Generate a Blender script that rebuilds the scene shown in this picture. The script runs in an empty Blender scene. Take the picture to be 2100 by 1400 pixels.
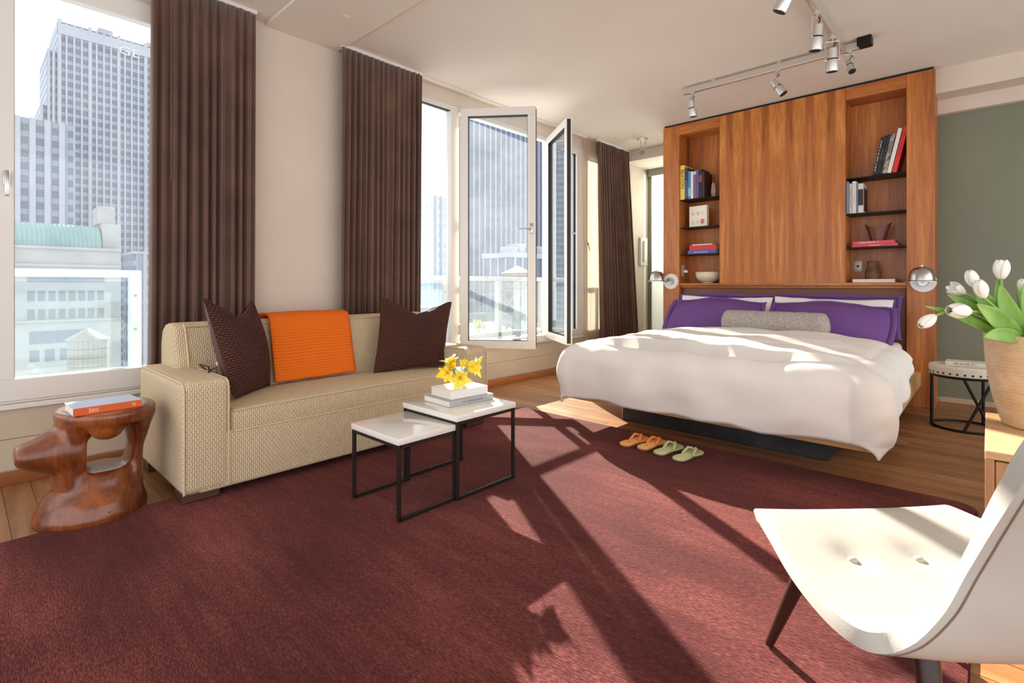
import bpy, bmesh, math, random
from mathutils import Vector, Matrix, noise
random.seed(7)
PI = math.pi
sc = bpy.context.scene
col = sc.collection

# ------------------------------------------------------------------ camera
cam_d = bpy.data.cameras.new('camera'); cam = bpy.data.objects.new('camera', cam_d); col.objects.link(cam)
cam_d.sensor_width = 36.0; cam_d.lens = 36.0 * 1052.0 / 2100.0
cam_d.shift_y = -115.0 / 2100.0
cam_d.clip_start = 0.05; cam_d.clip_end = 3000
cam.location = (0, 0, 1.15)
cam.rotation_euler = (PI / 2, 0, math.radians(42.91))
sc.camera = cam
# ------------------------------------------------------------------ sky, sun, exposure
world = bpy.data.worlds.new('sky'); sc.world = world; world.use_nodes = True
wn = world.node_tree; bg = wn.nodes['Background']
bg.inputs[0].default_value = (0.94, 0.965, 1.0, 1); bg.inputs[1].default_value = 1.65
sun_d = bpy.data.lights.new('sun', 'SUN'); sun = bpy.data.objects.new('sun', sun_d); col.objects.link(sun)
EL = math.radians(23.8)
to_sun = Vector((-0.843 * math.cos(EL), 0.537 * math.cos(EL), math.sin(EL)))
sun.rotation_euler = to_sun.to_track_quat('Z', 'Y').to_euler(); sun.location = (-20, 14, 20)
sun_d.energy = 18.5; sun_d.angle = math.radians(0.55); sun_d.color = (1.0, 0.90, 0.76)
sc.view_settings.view_transform = 'Standard'; sc.view_settings.look = 'None'
sc.view_settings.exposure = 0.38; sc.view_settings.gamma = 1.0
sc.view_settings.use_curve_mapping = False

# ------------------------------------------------------------------ helpers: nodes
def srgb(r, g, b):
    f = lambda c: (c / 255 / 12.92) if c / 255 <= 0.04045 else ((c / 255 + 0.055) / 1.055) ** 2.4
    return (f(r), f(g), f(b), 1)
def newmat(name):
    m = bpy.data.materials.new(name); m.use_nodes = True
    nt = m.node_tree; b = nt.nodes['Principled BSDF']
    return m, nt, b
def N(nt, typ, **kw):
    n = nt.nodes.new(typ)
    for k, v in kw.items():
        if k.startswith('i_'):
            key = k[2:]
            key = int(key) if key.isdigit() else key.replace('_', ' ')
            n.inputs[key].default_value = v
        else: setattr(n, k, v)
    return n
def coords(nt, kind='Object', scale=(1, 1, 1), rot=(0, 0, 0)):
    tc = N(nt, 'ShaderNodeTexCoord'); mp = N(nt, 'ShaderNodeMapping')
    mp.inputs['Scale'].default_value = scale; mp.inputs['Rotation'].default_value = rot
    nt.links.new(tc.outputs[kind], mp.inputs['Vector']); return mp.outputs['Vector']
def ramp(nt, fac, stops):
    r = N(nt, 'ShaderNodeValToRGB'); e = r.color_ramp.elements
    while len(e) < len(stops): e.new(0.5)
    for i, (p, c) in enumerate(stops): e[i].position = p; e[i].color = c
    nt.links.new(fac, r.inputs['Fac']); return r.outputs['Color']
def bump(nt, b, height, strength=0.3, dist=0.01):
    bp = N(nt, 'ShaderNodeBump'); bp.inputs['Strength'].default_value = strength; bp.inputs['Distance'].default_value = dist
    nt.links.new(height, bp.inputs['Height']); nt.links.new(bp.outputs['Normal'], b.inputs['Normal'])
def plain(name, c, rough=0.5, metal=0.0, spec=0.5, emit=None, coat=0.0):
    m, nt, b = newmat(name)
    b.inputs['Base Color'].default_value = c; b.inputs['Roughness'].default_value = rough
    b.inputs['Metallic'].default_value = metal; b.inputs['Specular IOR Level'].default_value = spec
    b.inputs['Coat Weight'].default_value = coat
    return m
def mottled(name, c1, c2, scale=6, rough=0.6, bs=0.1, bscale=60, stretch=(1, 1, 1), kind='Object', metal=0, spec=0.4, sheen=0.0, bd=0.01, lo=0.35, hi=0.65):
    m, nt, b = newmat(name)
    v = coords(nt, kind, stretch)
    n = N(nt, 'ShaderNodeTexNoise', i_Scale=scale, i_Detail=6.0); nt.links.new(v, n.inputs['Vector'])
    nt.links.new(ramp(nt, n.outputs['Fac'], [(lo, c1), (hi, c2)]), b.inputs['Base Color'])
    b.inputs['Roughness'].default_value = rough; b.inputs['Metallic'].default_value = metal
    b.inputs['Specular IOR Level'].default_value = spec; b.inputs['Sheen Weight'].default_value = sheen
    if bs:
        n2 = N(nt, 'ShaderNodeTexNoise', i_Scale=bscale, i_Detail=4.0); nt.links.new(v, n2.inputs['Vector'])
        bump(nt, b, n2.outputs['Fac'], bs, bd)
    return m
def wood(name, stops, grain='z', scale=1.0, rough=0.35, match=0.0, rnd=0.0, coat=0.0):
    m, nt, b = newmat(name)
    tc = N(nt, 'ShaderNodeTexCoord'); vec = tc.outputs['Object']
    if match:
        sx = N(nt, 'ShaderNodeSeparateXYZ'); nt.links.new(vec, sx.inputs[0])
        pp = N(nt, 'ShaderNodeMath', operation='PINGPONG'); pp.inputs[1].default_value = match
        nt.links.new(sx.outputs[0], pp.inputs[0])
        cx = N(nt, 'ShaderNodeCombineXYZ'); nt.links.new(pp.outputs[0], cx.inputs[0]); nt.links.new(sx.outputs[1], cx.inputs[1]); nt.links.new(sx.outputs[2], cx.inputs[2]); vec = cx.outputs[0]
    if rnd:
        oi = N(nt, 'ShaderNodeObjectInfo'); ml = N(nt, 'ShaderNodeMath', operation='MULTIPLY'); ml.inputs[1].default_value = 37.0
        nt.links.new(oi.outputs['Random'], ml.inputs[0])
        ad = N(nt, 'ShaderNodeVectorMath', operation='ADD'); nt.links.new(vec, ad.inputs[0]); nt.links.new(ml.outputs[0], ad.inputs[1]); vec = ad.outputs[0]
    st = {'x': (0.9, 9, 9), 'y': (9, 0.9, 9), 'z': (9, 9, 0.7)}[grain]
    mp = N(nt, 'ShaderNodeMapping'); mp.inputs['Scale'].default_value = [s * scale for s in st]; nt.links.new(vec, mp.inputs['Vector'])
    n1 = N(nt, 'ShaderNodeTexNoise', i_Scale=1.0, i_Detail=5.0, i_Roughness=0.55, i_Distortion=0.6); nt.links.new(mp.outputs[0], n1.inputs['Vector'])
    mp2 = N(nt, 'ShaderNodeMapping'); mp2.inputs['Scale'].default_value = [s * scale * 9 for s in st]; nt.links.new(vec, mp2.inputs['Vector'])
    n2 = N(nt, 'ShaderNodeTexNoise', i_Scale=1.0, i_Detail=3.0); nt.links.new(mp2.outputs[0], n2.inputs['Vector'])
    mx = N(nt, 'ShaderNodeMath', operation='MULTIPLY_ADD'); mx.inputs[1].default_value = 0.28
    nt.links.new(n2.outputs['Fac'], mx.inputs[0]); 
    m2 = N(nt, 'ShaderNodeMath', operation='MULTIPLY'); m2.inputs[1].default_value = 0.72
    nt.links.new(n1.outputs['Fac'], m2.inputs[0]); nt.links.new(m2.outputs[0], mx.inputs[2])
    c = ramp(nt, mx.outputs[0], stops)
    if rnd:
        hs = N(nt, 'ShaderNodeHueSaturation'); mr = N(nt, 'ShaderNodeMapRange'); mr.inputs['To Min'].default_value = 1 - rnd; mr.inputs['To Max'].default_value = 1 + rnd
        nt.links.new(oi.outputs['Random'], mr.inputs['Value']); nt.links.new(mr.outputs[0], hs.inputs['Value']); nt.links.new(c, hs.inputs['Color']); c = hs.outputs['Color']
    nt.links.new(c, b.inputs['Base Color']); b.inputs['Roughness'].default_value = rough
    b.inputs['Coat Weight'].default_value = coat; b.inputs['Coat Roughness'].default_value = 0.2
    bump(nt, b, n2.outputs['Fac'], 0.08, 0.003)
    return m
def weave(name, c1, c2, w, h, rough=0.85, strength=0.8, dist=0.006, mortar=0.2, kind='UV', offset=0.5, turn=False):
    """cloth of raised cells (brick pattern), w across, h along v"""
    m, nt, b = newmat(name)
    v = coords(nt, kind, (1, 1, 1), (0, 0, PI / 2 if turn else 0))
    br = N(nt, 'ShaderNodeTexBrick', offset=offset); br.inputs['Scale'].default_value = 1.0
    br.inputs['Brick Width'].default_value = w; br.inputs['Row Height'].default_value = h
    br.inputs['Mortar Size'].default_value = min(w, h) * mortar; br.inputs['Mortar Smooth'].default_value = 1.0
    br.inputs['Color1'].default_value = (1, 1, 1, 1); br.inputs['Color2'].default_value = (.8, .8, .8, 1); br.inputs['Mortar'].default_value = (0, 0, 0, 1)
    nt.links.new(v, br.inputs['Vector'])
    bw = N(nt, 'ShaderNodeRGBToBW'); nt.links.new(br.outputs['Color'], bw.inputs[0])
    nz = N(nt, 'ShaderNodeTexNoise', i_Scale=4.0, i_Detail=3.0); nt.links.new(v, nz.inputs['Vector'])
    nt.links.new(ramp(nt, bw.outputs[0], [(0.0, c1), (0.8, c2)]), b.inputs['Base Color'])
    b.inputs['Roughness'].default_value = rough; b.inputs['Specular IOR Level'].default_value = 0.2
    bump(nt, b, bw.outputs[0], strength, dist)
    return m
def veil_glass(name, tint, haze, refl=0.09, hazecol=(0.9, 0.95, 1, 1)):
    m = bpy.data.materials.new(name); m.use_nodes = True; nt = m.node_tree
    for n in list(nt.nodes): nt.nodes.remove(n)
    out = N(nt, 'ShaderNodeOutputMaterial'); tr = N(nt, 'ShaderNodeBsdfTransparent'); tr.inputs[0].default_value = tint
    gl = N(nt, 'ShaderNodeBsdfGlossy'); gl.inputs['Roughness'].default_value = 0.0
    fr = N(nt, 'ShaderNodeFresnel'); fr.inputs[0].default_value = 1.5
    mr = N(nt, 'ShaderNodeMath', operation='MULTIPLY'); mr.inputs[1].default_value = refl / 0.09; nt.links.new(fr.outputs[0], mr.inputs[0])
    m1 = N(nt, 'ShaderNodeMixShader'); nt.links.new(mr.outputs[0], m1.inputs[0]); nt.links.new(tr.outputs[0], m1.inputs[1]); nt.links.new(gl.outputs[0], m1.inputs[2])
    tl = N(nt, 'ShaderNodeBsdfTranslucent'); tl.inputs[0].default_value = hazecol
    v = coords(nt, 'Object', (1, 1, 1)); nz = N(nt, 'ShaderNodeTexNoise', i_Scale=2.5, i_Detail=8.0, i_Roughness=0.75); nt.links.new(v, nz.inputs['Vector'])
    hr = N(nt, 'ShaderNodeMapRange'); hr.inputs['From Min'].default_value = 0.3; hr.inputs['From Max'].default_value = 0.7
    hr.inputs['To Min'].default_value = haze * 0.6; hr.inputs['To Max'].default_value = haze * 1.4; nt.links.new(nz.outputs['Fac'], hr.inputs['Value'])
    m2 = N(nt, 'ShaderNodeMixShader'); nt.links.new(hr.outputs[0], m2.inputs[0]); nt.links.new(m1.outputs[0], m2.inputs[1]); nt.links.new(tl.outputs[0], m2.inputs[2])
    nt.links.new(m2.outputs[0], out.inputs[0]); return m
def sheer_mat(name, c, solid=0.5):
    m = bpy.data.materials.new(name); m.use_nodes = True; nt = m.node_tree
    for n in list(nt.nodes): nt.nodes.remove(n)
    out = N(nt, 'ShaderNodeOutputMaterial'); tr = N(nt, 'ShaderNodeBsdfTransparent')
    tl = N(nt, 'ShaderNodeBsdfTranslucent'); tl.inputs[0].default_value = c
    df = N(nt, 'ShaderNodeBsdfDiffuse'); df.inputs[0].default_value = c
    a = N(nt, 'ShaderNodeMixShader', i_0=0.5); nt.links.new(tl.outputs[0], a.inputs[1]); nt.links.new(df.outputs[0], a.inputs[2])
    bmx = N(nt, 'ShaderNodeMixShader', i_0=solid); nt.links.new(tr.outputs[0], bmx.inputs[1]); nt.links.new(a.outputs[0], bmx.inputs[2])
    nt.links.new(bmx.outputs[0], out.inputs[0]); return m

# ------------------------------------------------------------------ helpers: meshes
class MB:
    def __init__(s): s.v = []; s.f = []; s.uv = None
    def add(s, v, f):
        o = len(s.v); s.v += [tuple(p) for p in v]; s.f += [tuple(i + o for i in q) for q in f]; return s
    def box(s, x0, x1, y0, y1, z0, z1):
        return s.add([(x0, y0, z0), (x1, y0, z0), (x1, y1, z0), (x0, y1, z0), (x0, y0, z1), (x1, y0, z1), (x1, y1, z1), (x0, y1, z1)],
                     [(0, 3, 2, 1), (4, 5, 6, 7), (0, 1, 5, 4), (1, 2, 6, 5), (2, 3, 7, 6), (3, 0, 4, 7)])
    def rbox(s, x0, x1, y0, y1, z0, z1, r=0.01, seg=3):
        bm = bmesh.new(); bmesh.ops.create_cube(bm, size=1)
        for q in bm.verts: q.co = ((x0 + x1) / 2 + q.co.x * (x1 - x0), (y0 + y1) / 2 + q.co.y * (y1 - y0), (z0 + z1) / 2 + q.co.z * (z1 - z0))
        bmesh.ops.bevel(bm, geom=bm.edges[:], offset=r, segments=seg, affect='EDGES', profile=0.5)
        bm.verts.index_update(); s.add([q.co[:] for q in bm.verts], [[q.index for q in f.verts] for f in bm.faces]); bm.free(); return s
    def tube(s, pts, r, n=8, caps=True):
        pts = [Vector(p) for p in pts]; k = len(pts); rs = r if isinstance(r, (list, tuple)) else [r] * k
        vs = []; fs = []; up = None
        for i, p in enumerate(pts):
            d = (pts[min(i + 1, k - 1)] - pts[max(i - 1, 0)]).normalized()
            if up is None: up = d.orthogonal().normalized()
            else:
                up = up - d * up.dot(d); up = up.normalized() if up.length > 1e-6 else d.orthogonal().normalized()
            w = d.cross(up)
            for j in range(n):
                a = 2 * PI * j / n; vs.append(p + (up * math.cos(a) + w * math.sin(a)) * rs[i])
        for i in range(k - 1):
            for j in range(n): fs.append((i * n + j, i * n + (j + 1) % n, (i + 1) * n + (j + 1) % n, (i + 1) * n + j))
        if caps: fs.append(tuple(range(n - 1, -1, -1))); fs.append(tuple((k - 1) * n + j for j in range(n)))
        return s.add(vs, fs)
    def bar(s, p0, p1, w, h=None):
        """square bar along a segment"""
        h = h or w; p0 = Vector(p0); p1 = Vector(p1); d = (p1 - p0).normalized()
        u = Vector((0, 0, 1)) if abs(d.z) < 0.9 else Vector((1, 0, 0)); a = d.cross(u).normalized(); b = a.cross(d)
        vs = [p + a * (sx * w / 2) + b * (sy * h / 2) for p in (p0, p1) for sx, sy in ((-1, -1), (1, -1), (1, 1), (-1, 1))]
        return s.add(vs, [(0, 1, 2, 3), (7, 6, 5, 4), (0, 4, 5, 1), (1, 5, 6, 2), (2, 6, 7, 3), (3, 7, 4, 0)])
    def lathe(s, prof, c=(0, 0, 0), n=32, sx=1, sy=1):
        vs = []; fs = []; k = len(prof)
        for r, z in prof:
            for j in range(n):
                a = 2 * PI * j / n; vs.append((c[0] + r * sx * math.cos(a), c[1] + r * sy * math.sin(a), c[2] + z))
        for i in range(k - 1):
            for j in range(n): fs.append((i * n + j, i * n + (j + 1) % n, (i + 1) * n + (j + 1) % n, (i + 1) * n + j))
        fs.append(tuple(range(n - 1, -1, -1))); fs.append(tuple((k - 1) * n + j for j in range(n)))
        return s.add(vs, fs)
    def disc(s, p0, p1, r, n=24, r1=None):
        r1 = r if r1 is None else r1; return s.tube([p0, p1], [r, r1], n)
    def grid(s, fn, nu, nv, closeu=False, uv=None):
        o = len(s.v); vs = []; fs = []
        for i in range(nu + (0 if closeu else 1)):
            for j in range(nv + 1): vs.append(fn(i / nu, j / nv))
        m = nu if closeu else nu + 1
        for i in range(nu):
            for j in range(nv):
                a = i * (nv + 1) + j; b = ((i + 1) % m) * (nv + 1) + j; fs.append((a, b, b + 1, a + 1))
        if uv is not None:
            s.uv = s.uv or {}
            for i in range(nu + 1):
                for j in range(nv + 1): s.uv[o + i * (nv + 1) + j] = uv(i / nu, j / nv)
        return s.add(vs, fs)
def world_loc(o):
    p = Vector((0, 0, 0))
    while o is not None: p += Vector(o.location); o = o.parent
    return p
def build(name, mb, mat, parent=None, smooth=35, world=True, label=None, kind=None):
    me = bpy.data.meshes.new(name); vs = mb.v
    if parent is not None and world:
        o = world_loc(parent); vs = [(p[0] - o.x, p[1] - o.y, p[2] - o.z) for p in vs]
    me.from_pydata(vs, [], mb.f); me.update()
    bm = bmesh.new(); bm.from_mesh(me); bmesh.ops.recalc_face_normals(bm, faces=bm.faces[:]); bm.to_mesh(me); bm.free()
    ul = me.uv_layers.new(name='UVMap')
    src = mb.v
    for p in me.polygons:
        n = p.normal; ax = max(range(3), key=lambda i: abs(n[i]))
        for li in p.loop_indices:
            vi = me.loops[li].vertex_index; c = src[vi]
            if mb.uv is not None and vi in mb.uv: ul.data[li].uv = mb.uv[vi]
            else: ul.data[li].uv = (c[1], c[2]) if ax == 0 else ((c[0], c[2]) if ax == 1 else (c[1], c[0]))
    if smooth:
        me.polygons.foreach_set('use_smooth', [True] * len(me.polygons)); me.set_sharp_from_angle(angle=math.radians(smooth))
    me.materials.append(mat); ob = bpy.data.objects.new(name, me); col.objects.link(ob)
    if parent is not None: ob.parent = parent
    if label: ob['label'] = label
    if kind: ob['kind'] = kind
    return ob
def tag(o, label, cat, group=None):
    o['label'] = label; o['category'] = cat
    if group: o['group'] = group
    return o
def thing(name, label, cat, loc=(0, 0, 0), rot=(0, 0, 0), group=None):
    o = bpy.data.objects.new(name, None); col.objects.link(o); o.location = loc; o.rotation_euler = rot; o.empty_display_size = 0.1
    return tag(o, label, cat, group)
def struct(name, mb, mat, smooth=0, parent=None):
    o = build(name, mb, mat, parent, smooth)
    if parent is None: o['kind'] = 'structure'
    return o
def piece(name, me, parent, loc, rot=(0, 0, 0), scale=(1, 1, 1)):
    o = bpy.data.objects.new(name, me); col.objects.link(o); o.parent = parent; o.location = loc; o.rotation_euler = rot; o.scale = scale; return o
def subsurf(o, lv=1):
    m = o.modifiers.new('smooth', 'SUBSURF'); m.levels = lv; m.render_levels = lv; return o
def solid(o, t, off=0):
    m = o.modifiers.new('thick', 'SOLIDIFY'); m.thickness = t; m.offset = off; return o
def text(name, s, size, mat, parent, loc, rot, extrude=0.0006, stretch=1.0, align='CENTER'):
    cu = bpy.data.curves.new(name, 'FONT'); cu.body = s; cu.size = size; cu.extrude = extrude; cu.align_x = align; cu.align_y = 'CENTER'; cu.resolution_u = 3
    t = bpy.data.objects.new('tmp', cu); col.objects.link(t); dg = bpy.context.evaluated_depsgraph_get()
    me = bpy.data.meshes.new_from_object(t.evaluated_get(dg)); bpy.data.objects.remove(t); bpy.data.curves.remove(cu)
    me.materials.clear(); me.materials.append(mat)
    o = bpy.data.objects.new(name, me); col.objects.link(o); o.parent = parent; o.location = loc; o.rotation_euler = rot; o.scale = (stretch, 1, 1); return o
def nz(x, y, z=0.0, s=1.0): return noise.noise(Vector((x * s, y * s, z * s)))
def lerp(a, b, t): return a + (b - a) * t
def curve(pts, t):
    """piecewise-smooth interpolation through a list of tuples, t in 0..1 (Catmull-Rom)"""
    n = len(pts) - 1; x = min(max(t, 0), 1) * n; i = min(int(x), n - 1); u = x - i
    p0 = pts[max(i - 1, 0)]; p1 = pts[i]; p2 = pts[i + 1]; p3 = pts[min(i + 2, n)]
    return tuple(0.5 * (2 * b + (c - a) * u + (2 * a - 5 * b + 4 * c - d) * u * u + (3 * b - a - 3 * c + d) * u ** 3) for a, b, c, d in zip(p0, p1, p2, p3))

# ------------------------------------------------------------------ materials
M = {}
M['wall'] = mottled('wall_plaster', srgb(214, 198, 182), srgb(220, 205, 190), 1.5, 0.85, 0.05, 40)
M['ceil'] = mottled('ceiling_plaster', srgb(226, 214, 200), srgb(231, 220, 207), 1.2, 0.9, 0.04, 30)
M['green'] = mottled('green_paint', srgb(122, 124, 104), srgb(128, 130, 110), 1.5, 0.6, 0.03, 60)
M['panelwall'] = mottled('sill_panel', srgb(196, 180, 156), srgb(204, 188, 166), 1.5, 0.6, 0.02, 60)
M['frame'] = plain('window_paint', srgb(226, 220, 212), 0.35)
M['gasket'] = plain('black_gasket', srgb(28, 28, 30), 0.6)
M['metal'] = plain('brushed_steel', srgb(200, 198, 195), 0.3, 1.0)
M['nickel'] = plain('satin_nickel', srgb(190, 188, 186), 0.25, 1.0)
M['spot'] = plain('spot_silver', srgb(214, 210, 204), 0.32, 0.75)
M['steel'] = mottled('blackened_steel', srgb(40, 40, 42), srgb(64, 64, 66), 3, 0.45, 0.05, 50, metal=0.6)
M['iron'] = plain('dark_iron', srgb(38, 34, 32), 0.45, 0.7)
M['bronze'] = plain('dark_bronze', srgb(52, 44, 40), 0.4, 0.6)
M['glass'] = veil_glass('window_glass', (0.93, 0.965, 1, 1), 0.016, 0.055)
M['glass2'] = veil_glass('casement_glass', (0.93, 0.965, 1, 1), 0.030, 0.05)
M['guardpaint'] = plain('guard_paint', srgb(196, 200, 198), 0.4)
M['guardglass'] = veil_glass('guard_glass', (0.92, 0.97, 0.96, 1), 0.014, 0.05)
M['vaseglass'] = veil_glass('vase_glass', (0.97, 0.99, 0.98, 1), 0.10, 0.12)
W1 = [(0.28, srgb(110, 54, 20)), (0.44, srgb(164, 92, 38)), (0.56, srgb(188, 112, 50)), (0.70, srgb(220, 150, 76))]
M['walnut'] = wood('walnut_veneer', W1, 'z', 0.8, 0.38, match=0.32)
M['walnutp'] = wood('walnut_pillar', W1, 'z', 0.6, 0.38)
M['walnutx'] = wood('walnut_cross', W1, 'x', 0.8, 0.38)
M['floorwood'] = wood('floor_oak', [(0.3, srgb(112, 72, 44)), (0.5, srgb(150, 102, 64)), (0.75, srgb(182, 132, 88))], 'x', 0.9, 0.38, rnd=0.14)
M['subfloor'] = plain('plank_gap', srgb(52, 34, 22), 0.8)
M['base'] = wood('baseboard_wood', [(0.3, srgb(136, 76, 40)), (0.7, srgb(184, 116, 68))], 'y', 0.8, 0.45)
M['stool'] = wood('carved_root_wood', [(0.28, srgb(58, 24, 12)), (0.45, srgb(112, 54, 24)), (0.6, srgb(142, 74, 34)), (0.8, srgb(170, 98, 46))], 'z', 0.9, 0.26, coat=0.3)
M['ashwood'] = wood('pale_ash', [(0.3, srgb(190, 146, 104)), (0.7, srgb(222, 184, 140))], 'x', 1.2, 0.45)
M['ashdoor'] = wood('tan_door', [(0.3, srgb(168, 118, 80)), (0.7, srgb(196, 148, 106))], 'z', 1.4, 0.5)
M['sofa'] = weave('woven_cream', srgb(198, 170, 130), srgb(234, 214, 182), 0.030, 0.0105, 0.85, 0.8, 0.006, 0.42, turn=True)
M['piping'] = plain('cream_piping', srgb(208, 184, 148), 0.85)
M['ruched'] = weave('ruched_brown', srgb(56, 32, 28), srgb(104, 64, 54), 0.022, 0.0155, 0.8, 0.9, 0.008, 0.42)
M['brown2'] = plain('smooth_brown', srgb(88, 54, 50), 0.6)
M['waffle'] = weave('orange_waffle', srgb(218, 92, 16), srgb(240, 124, 34), 0.012, 0.012, 0.85, 0.35, 0.003, 0.35, offset=0.0)
M['curtain'] = mottled('brown_velvet', srgb(92, 64, 50), srgb(108, 78, 62), 3, 0.75, 0.04, 200, sheen=0.25)
M['sheer'] = sheer_mat('sheer_voile', srgb(206, 184, 158), 0.62)
M['duvet'] = mottled('white_cotton', srgb(232, 226, 218), srgb(238, 233, 226), 2, 0.9, 0.04, 300, spec=0.2)
M['purple'] = mottled('purple_cotton', srgb(106, 70, 132), srgb(118, 80, 144), 2, 0.75, 0.04, 250, spec=0.25)
M['pwhite'] = plain('pillow_white', srgb(238, 234, 228), 0.9)
M['boucle'] = mottled('grey_boucle', srgb(160, 150, 142), srgb(206, 198, 188), 90, 0.95, 0.9, 120, bd=0.012)
M['leatherbrown'] = plain('brown_leather', srgb(120, 66, 40), 0.42)
M['cane'] = weave('tan_woven_bed_edge', srgb(196, 150, 100), srgb(220, 178, 126), 0.008, 0.008, 0.7, 0.5, 0.003, 0.3)
M['leather'] = mottled('white_leather', srgb(178, 171, 161), srgb(186, 179, 169), 3, 0.42, 0.05, 160, spec=0.4)
M['seam'] = plain('seam_thread', srgb(120, 100, 84), 0.8)
M['walnutdark'] = plain('dark_leg_wood', srgb(54, 26, 20), 0.35)
M['lacquer'] = plain('white_lacquer', srgb(236, 231, 222), 0.12, coat=0.3)
M['whitepl'] = plain('white_plastic', srgb(236, 234, 230), 0.4)
M['black'] = plain('black', srgb(18, 17, 17), 0.6)
M['paper'] = plain('paper', srgb(232, 224, 208), 0.9)
M['ivory'] = mottled('ivory_drum', srgb(206, 198, 180), srgb(216, 208, 192), 4, 0.5, 0.03, 40)
M['petalw'] = plain('white_petal', srgb(244, 240, 230), 0.55)
M['petaly'] = mottled('yellow_petal', srgb(250, 216, 28), srgb(250, 232, 92), 30, 0.55, 0)
M['leaf'] = mottled('tulip_leaf', srgb(112, 158, 66), srgb(152, 190, 100), 12, 0.5, 0.05, 60, stretch=(1, 1, .2))
M['stem'] = plain('pale_stem', srgb(140, 172, 84), 0.5)
M['bamboo'] = wood('coiled_bamboo', [(0.3, srgb(196, 158, 116)), (0.5, srgb(214, 180, 138)), (0.75, srgb(232, 204, 168))], 'x', 2.2, 0.45)
M['bowl'] = mottled('cream_stoneware', srgb(214, 196, 166), srgb(230, 214, 188), 2, 0.5, 0.05, 20, stretch=(1, 1, 12))
M['pot'] = mottled('carved_clay', srgb(92, 60, 42), srgb(140, 100, 72), 14, 0.7, 0.3, 40)
M['darkwood'] = wood('dark_carved_wood', [(0.3, srgb(66, 26, 16)), (0.7, srgb(120, 58, 36))], 'z', 2.0, 0.35)
M['stone'] = mottled('grey_stone', srgb(150, 132, 112), srgb(180, 164, 144), 30, 0.8, 0.2, 60)
def cm(r, g, b, rough=0.5): 
    k = 'c_%d_%d_%d' % (r, g, b)
    if k not in M: M[k] = plain('paint_' + k, srgb(r, g, b), rough)
    return M[k]
# rug: streaks along x
def rug_mat():
    m, nt, b = newmat('burgundy_wool_pile')
    v = coords(nt, 'Object', (3.5, 30, 1)); n = N(nt, 'ShaderNodeTexNoise', i_Scale=1.0, i_Detail=8.0, i_Roughness=0.65); nt.links.new(v, n.inputs['Vector'])
    v2 = coords(nt, 'Object', (0.9, 2.2, 1)); n2 = N(nt, 'ShaderNodeTexNoise', i_Scale=1.0, i_Detail=4.0); nt.links.new(v2, n2.inputs['Vector'])
    v3 = coords(nt, 'Object', (45, 240, 1)); n3 = N(nt, 'ShaderNodeTexNoise', i_Scale=1.0, i_Detail=3.0); nt.links.new(v3, n3.inputs['Vector'])
    a = N(nt, 'ShaderNodeMath', operation='MULTIPLY_ADD'); a.inputs[1].default_value = 0.20; nt.links.new(n.outputs['Fac'], a.inputs[0])
    c = N(nt, 'ShaderNodeMath', operation='MULTIPLY'); c.inputs[1].default_value = 0.4; nt.links.new(n2.outputs['Fac'], c.inputs[0])
    nt.links.new(c.outputs[0], a.inputs[2])
    d = N(nt, 'ShaderNodeMath', operation='MULTIPLY_ADD'); d.inputs[1].default_value = 0.5; nt.links.new(n3.outputs['Fac'], d.inputs[0]); nt.links.new(a.outputs[0], d.inputs[2])
    nt.links.new(ramp(nt, d.outputs[0], [(0.38, srgb(56, 24, 23)), (0.54, srgb(90, 40, 38)), (0.70, srgb(140, 76, 70))]), b.inputs['Base Color'])
    b.inputs['Roughness'].default_value = 0.95; b.inputs['Specular IOR Level'].default_value = 0.1
    b.inputs['Sheen Weight'].default_value = 0.12; b.inputs['Sheen Roughness'].default_value = 0.4; b.inputs['Sheen Tint'].default_value = srgb(220, 170, 160)
    bump(nt, b, n3.outputs['Fac'], 0.8, 0.01); return m
M['rug'] = rug_mat()

# ------------------------------------------------------------------ room shell
XW = -4.136; XO = -4.30; H = 3.195; YB = 7.75; X1 = 2.6; Y0 = -2.2
SILL = 0.465; HEAD = 3.045
struct('floor', MB().box(XO, X1, Y0, 9.2, -0.06, -0.006), M['subfloor'])
floor = bpy.data.objects['floor']
# oak planks, running away from the window wall
pw = 0.118; me_cache = {}
def plank_mesh(L):
    if L not in me_cache:
        bmo = MB(); bmo.rbox(0, L, 0.0008, pw - 0.0008, -0.02, 0.0, 0.0012, 1)
        me = bpy.data.meshes.new('plank'); me.from_pydata(bmo.v, [], bmo.f); me.materials.append(M['floorwood']); me_cache[L] = me
    return me_cache[L]
nrow = int((8.1 - Y0) / pw); cnt = 0
for r in range(nrow):
    y = Y0 + r * pw; x = XW + 0.002 - random.choice([0, .5, .9, 1.3]) * (1)
    while x < 1.4:
        L = random.choice([1.8, 2.1, 2.4]); xa = max(x, XW); 
        hid = xa > -3.0 and x + L < -0.25 and -1.8 < y < 3.38
        far = y < -0.6 or (x > 0.4 and y < 3.0)
        if not hid and not far:
            if x < XW: L = {1.8: 1.2, 2.1: 1.5, 2.4: 1.9}[L]; x = XW
            piece('plank', plank_mesh(L), floor, (x, y, 0)); cnt += 1
        x += L
struct('ceiling', MB().box(XO, X1, Y0, 9.2, H, H + 0.1), M['ceil'])
struct('trim_1', MB().box(XW, X1, 1.62, 2.23, H - 0.022, H + 0.01), M['ceil'])     # shallow dropped beam
wl = MB()
wl.box(XO, XW, -2.2, 8.2, -0.02, SILL)            # under the windows
wl.box(XO, XW, -2.2, 8.2, HEAD, H)                # over the windows
wl.box(XO, XW, 1.22, 2.66, SILL, HEAD)            # pier
wl.box(XO, XW, 6.42, 8.2, SILL, HEAD)             # beyond window
wl.box(XO, XW, -2.2, -1.5, SILL, HEAD)
wall_left = struct('wall_left', wl, M['wall'])
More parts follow.
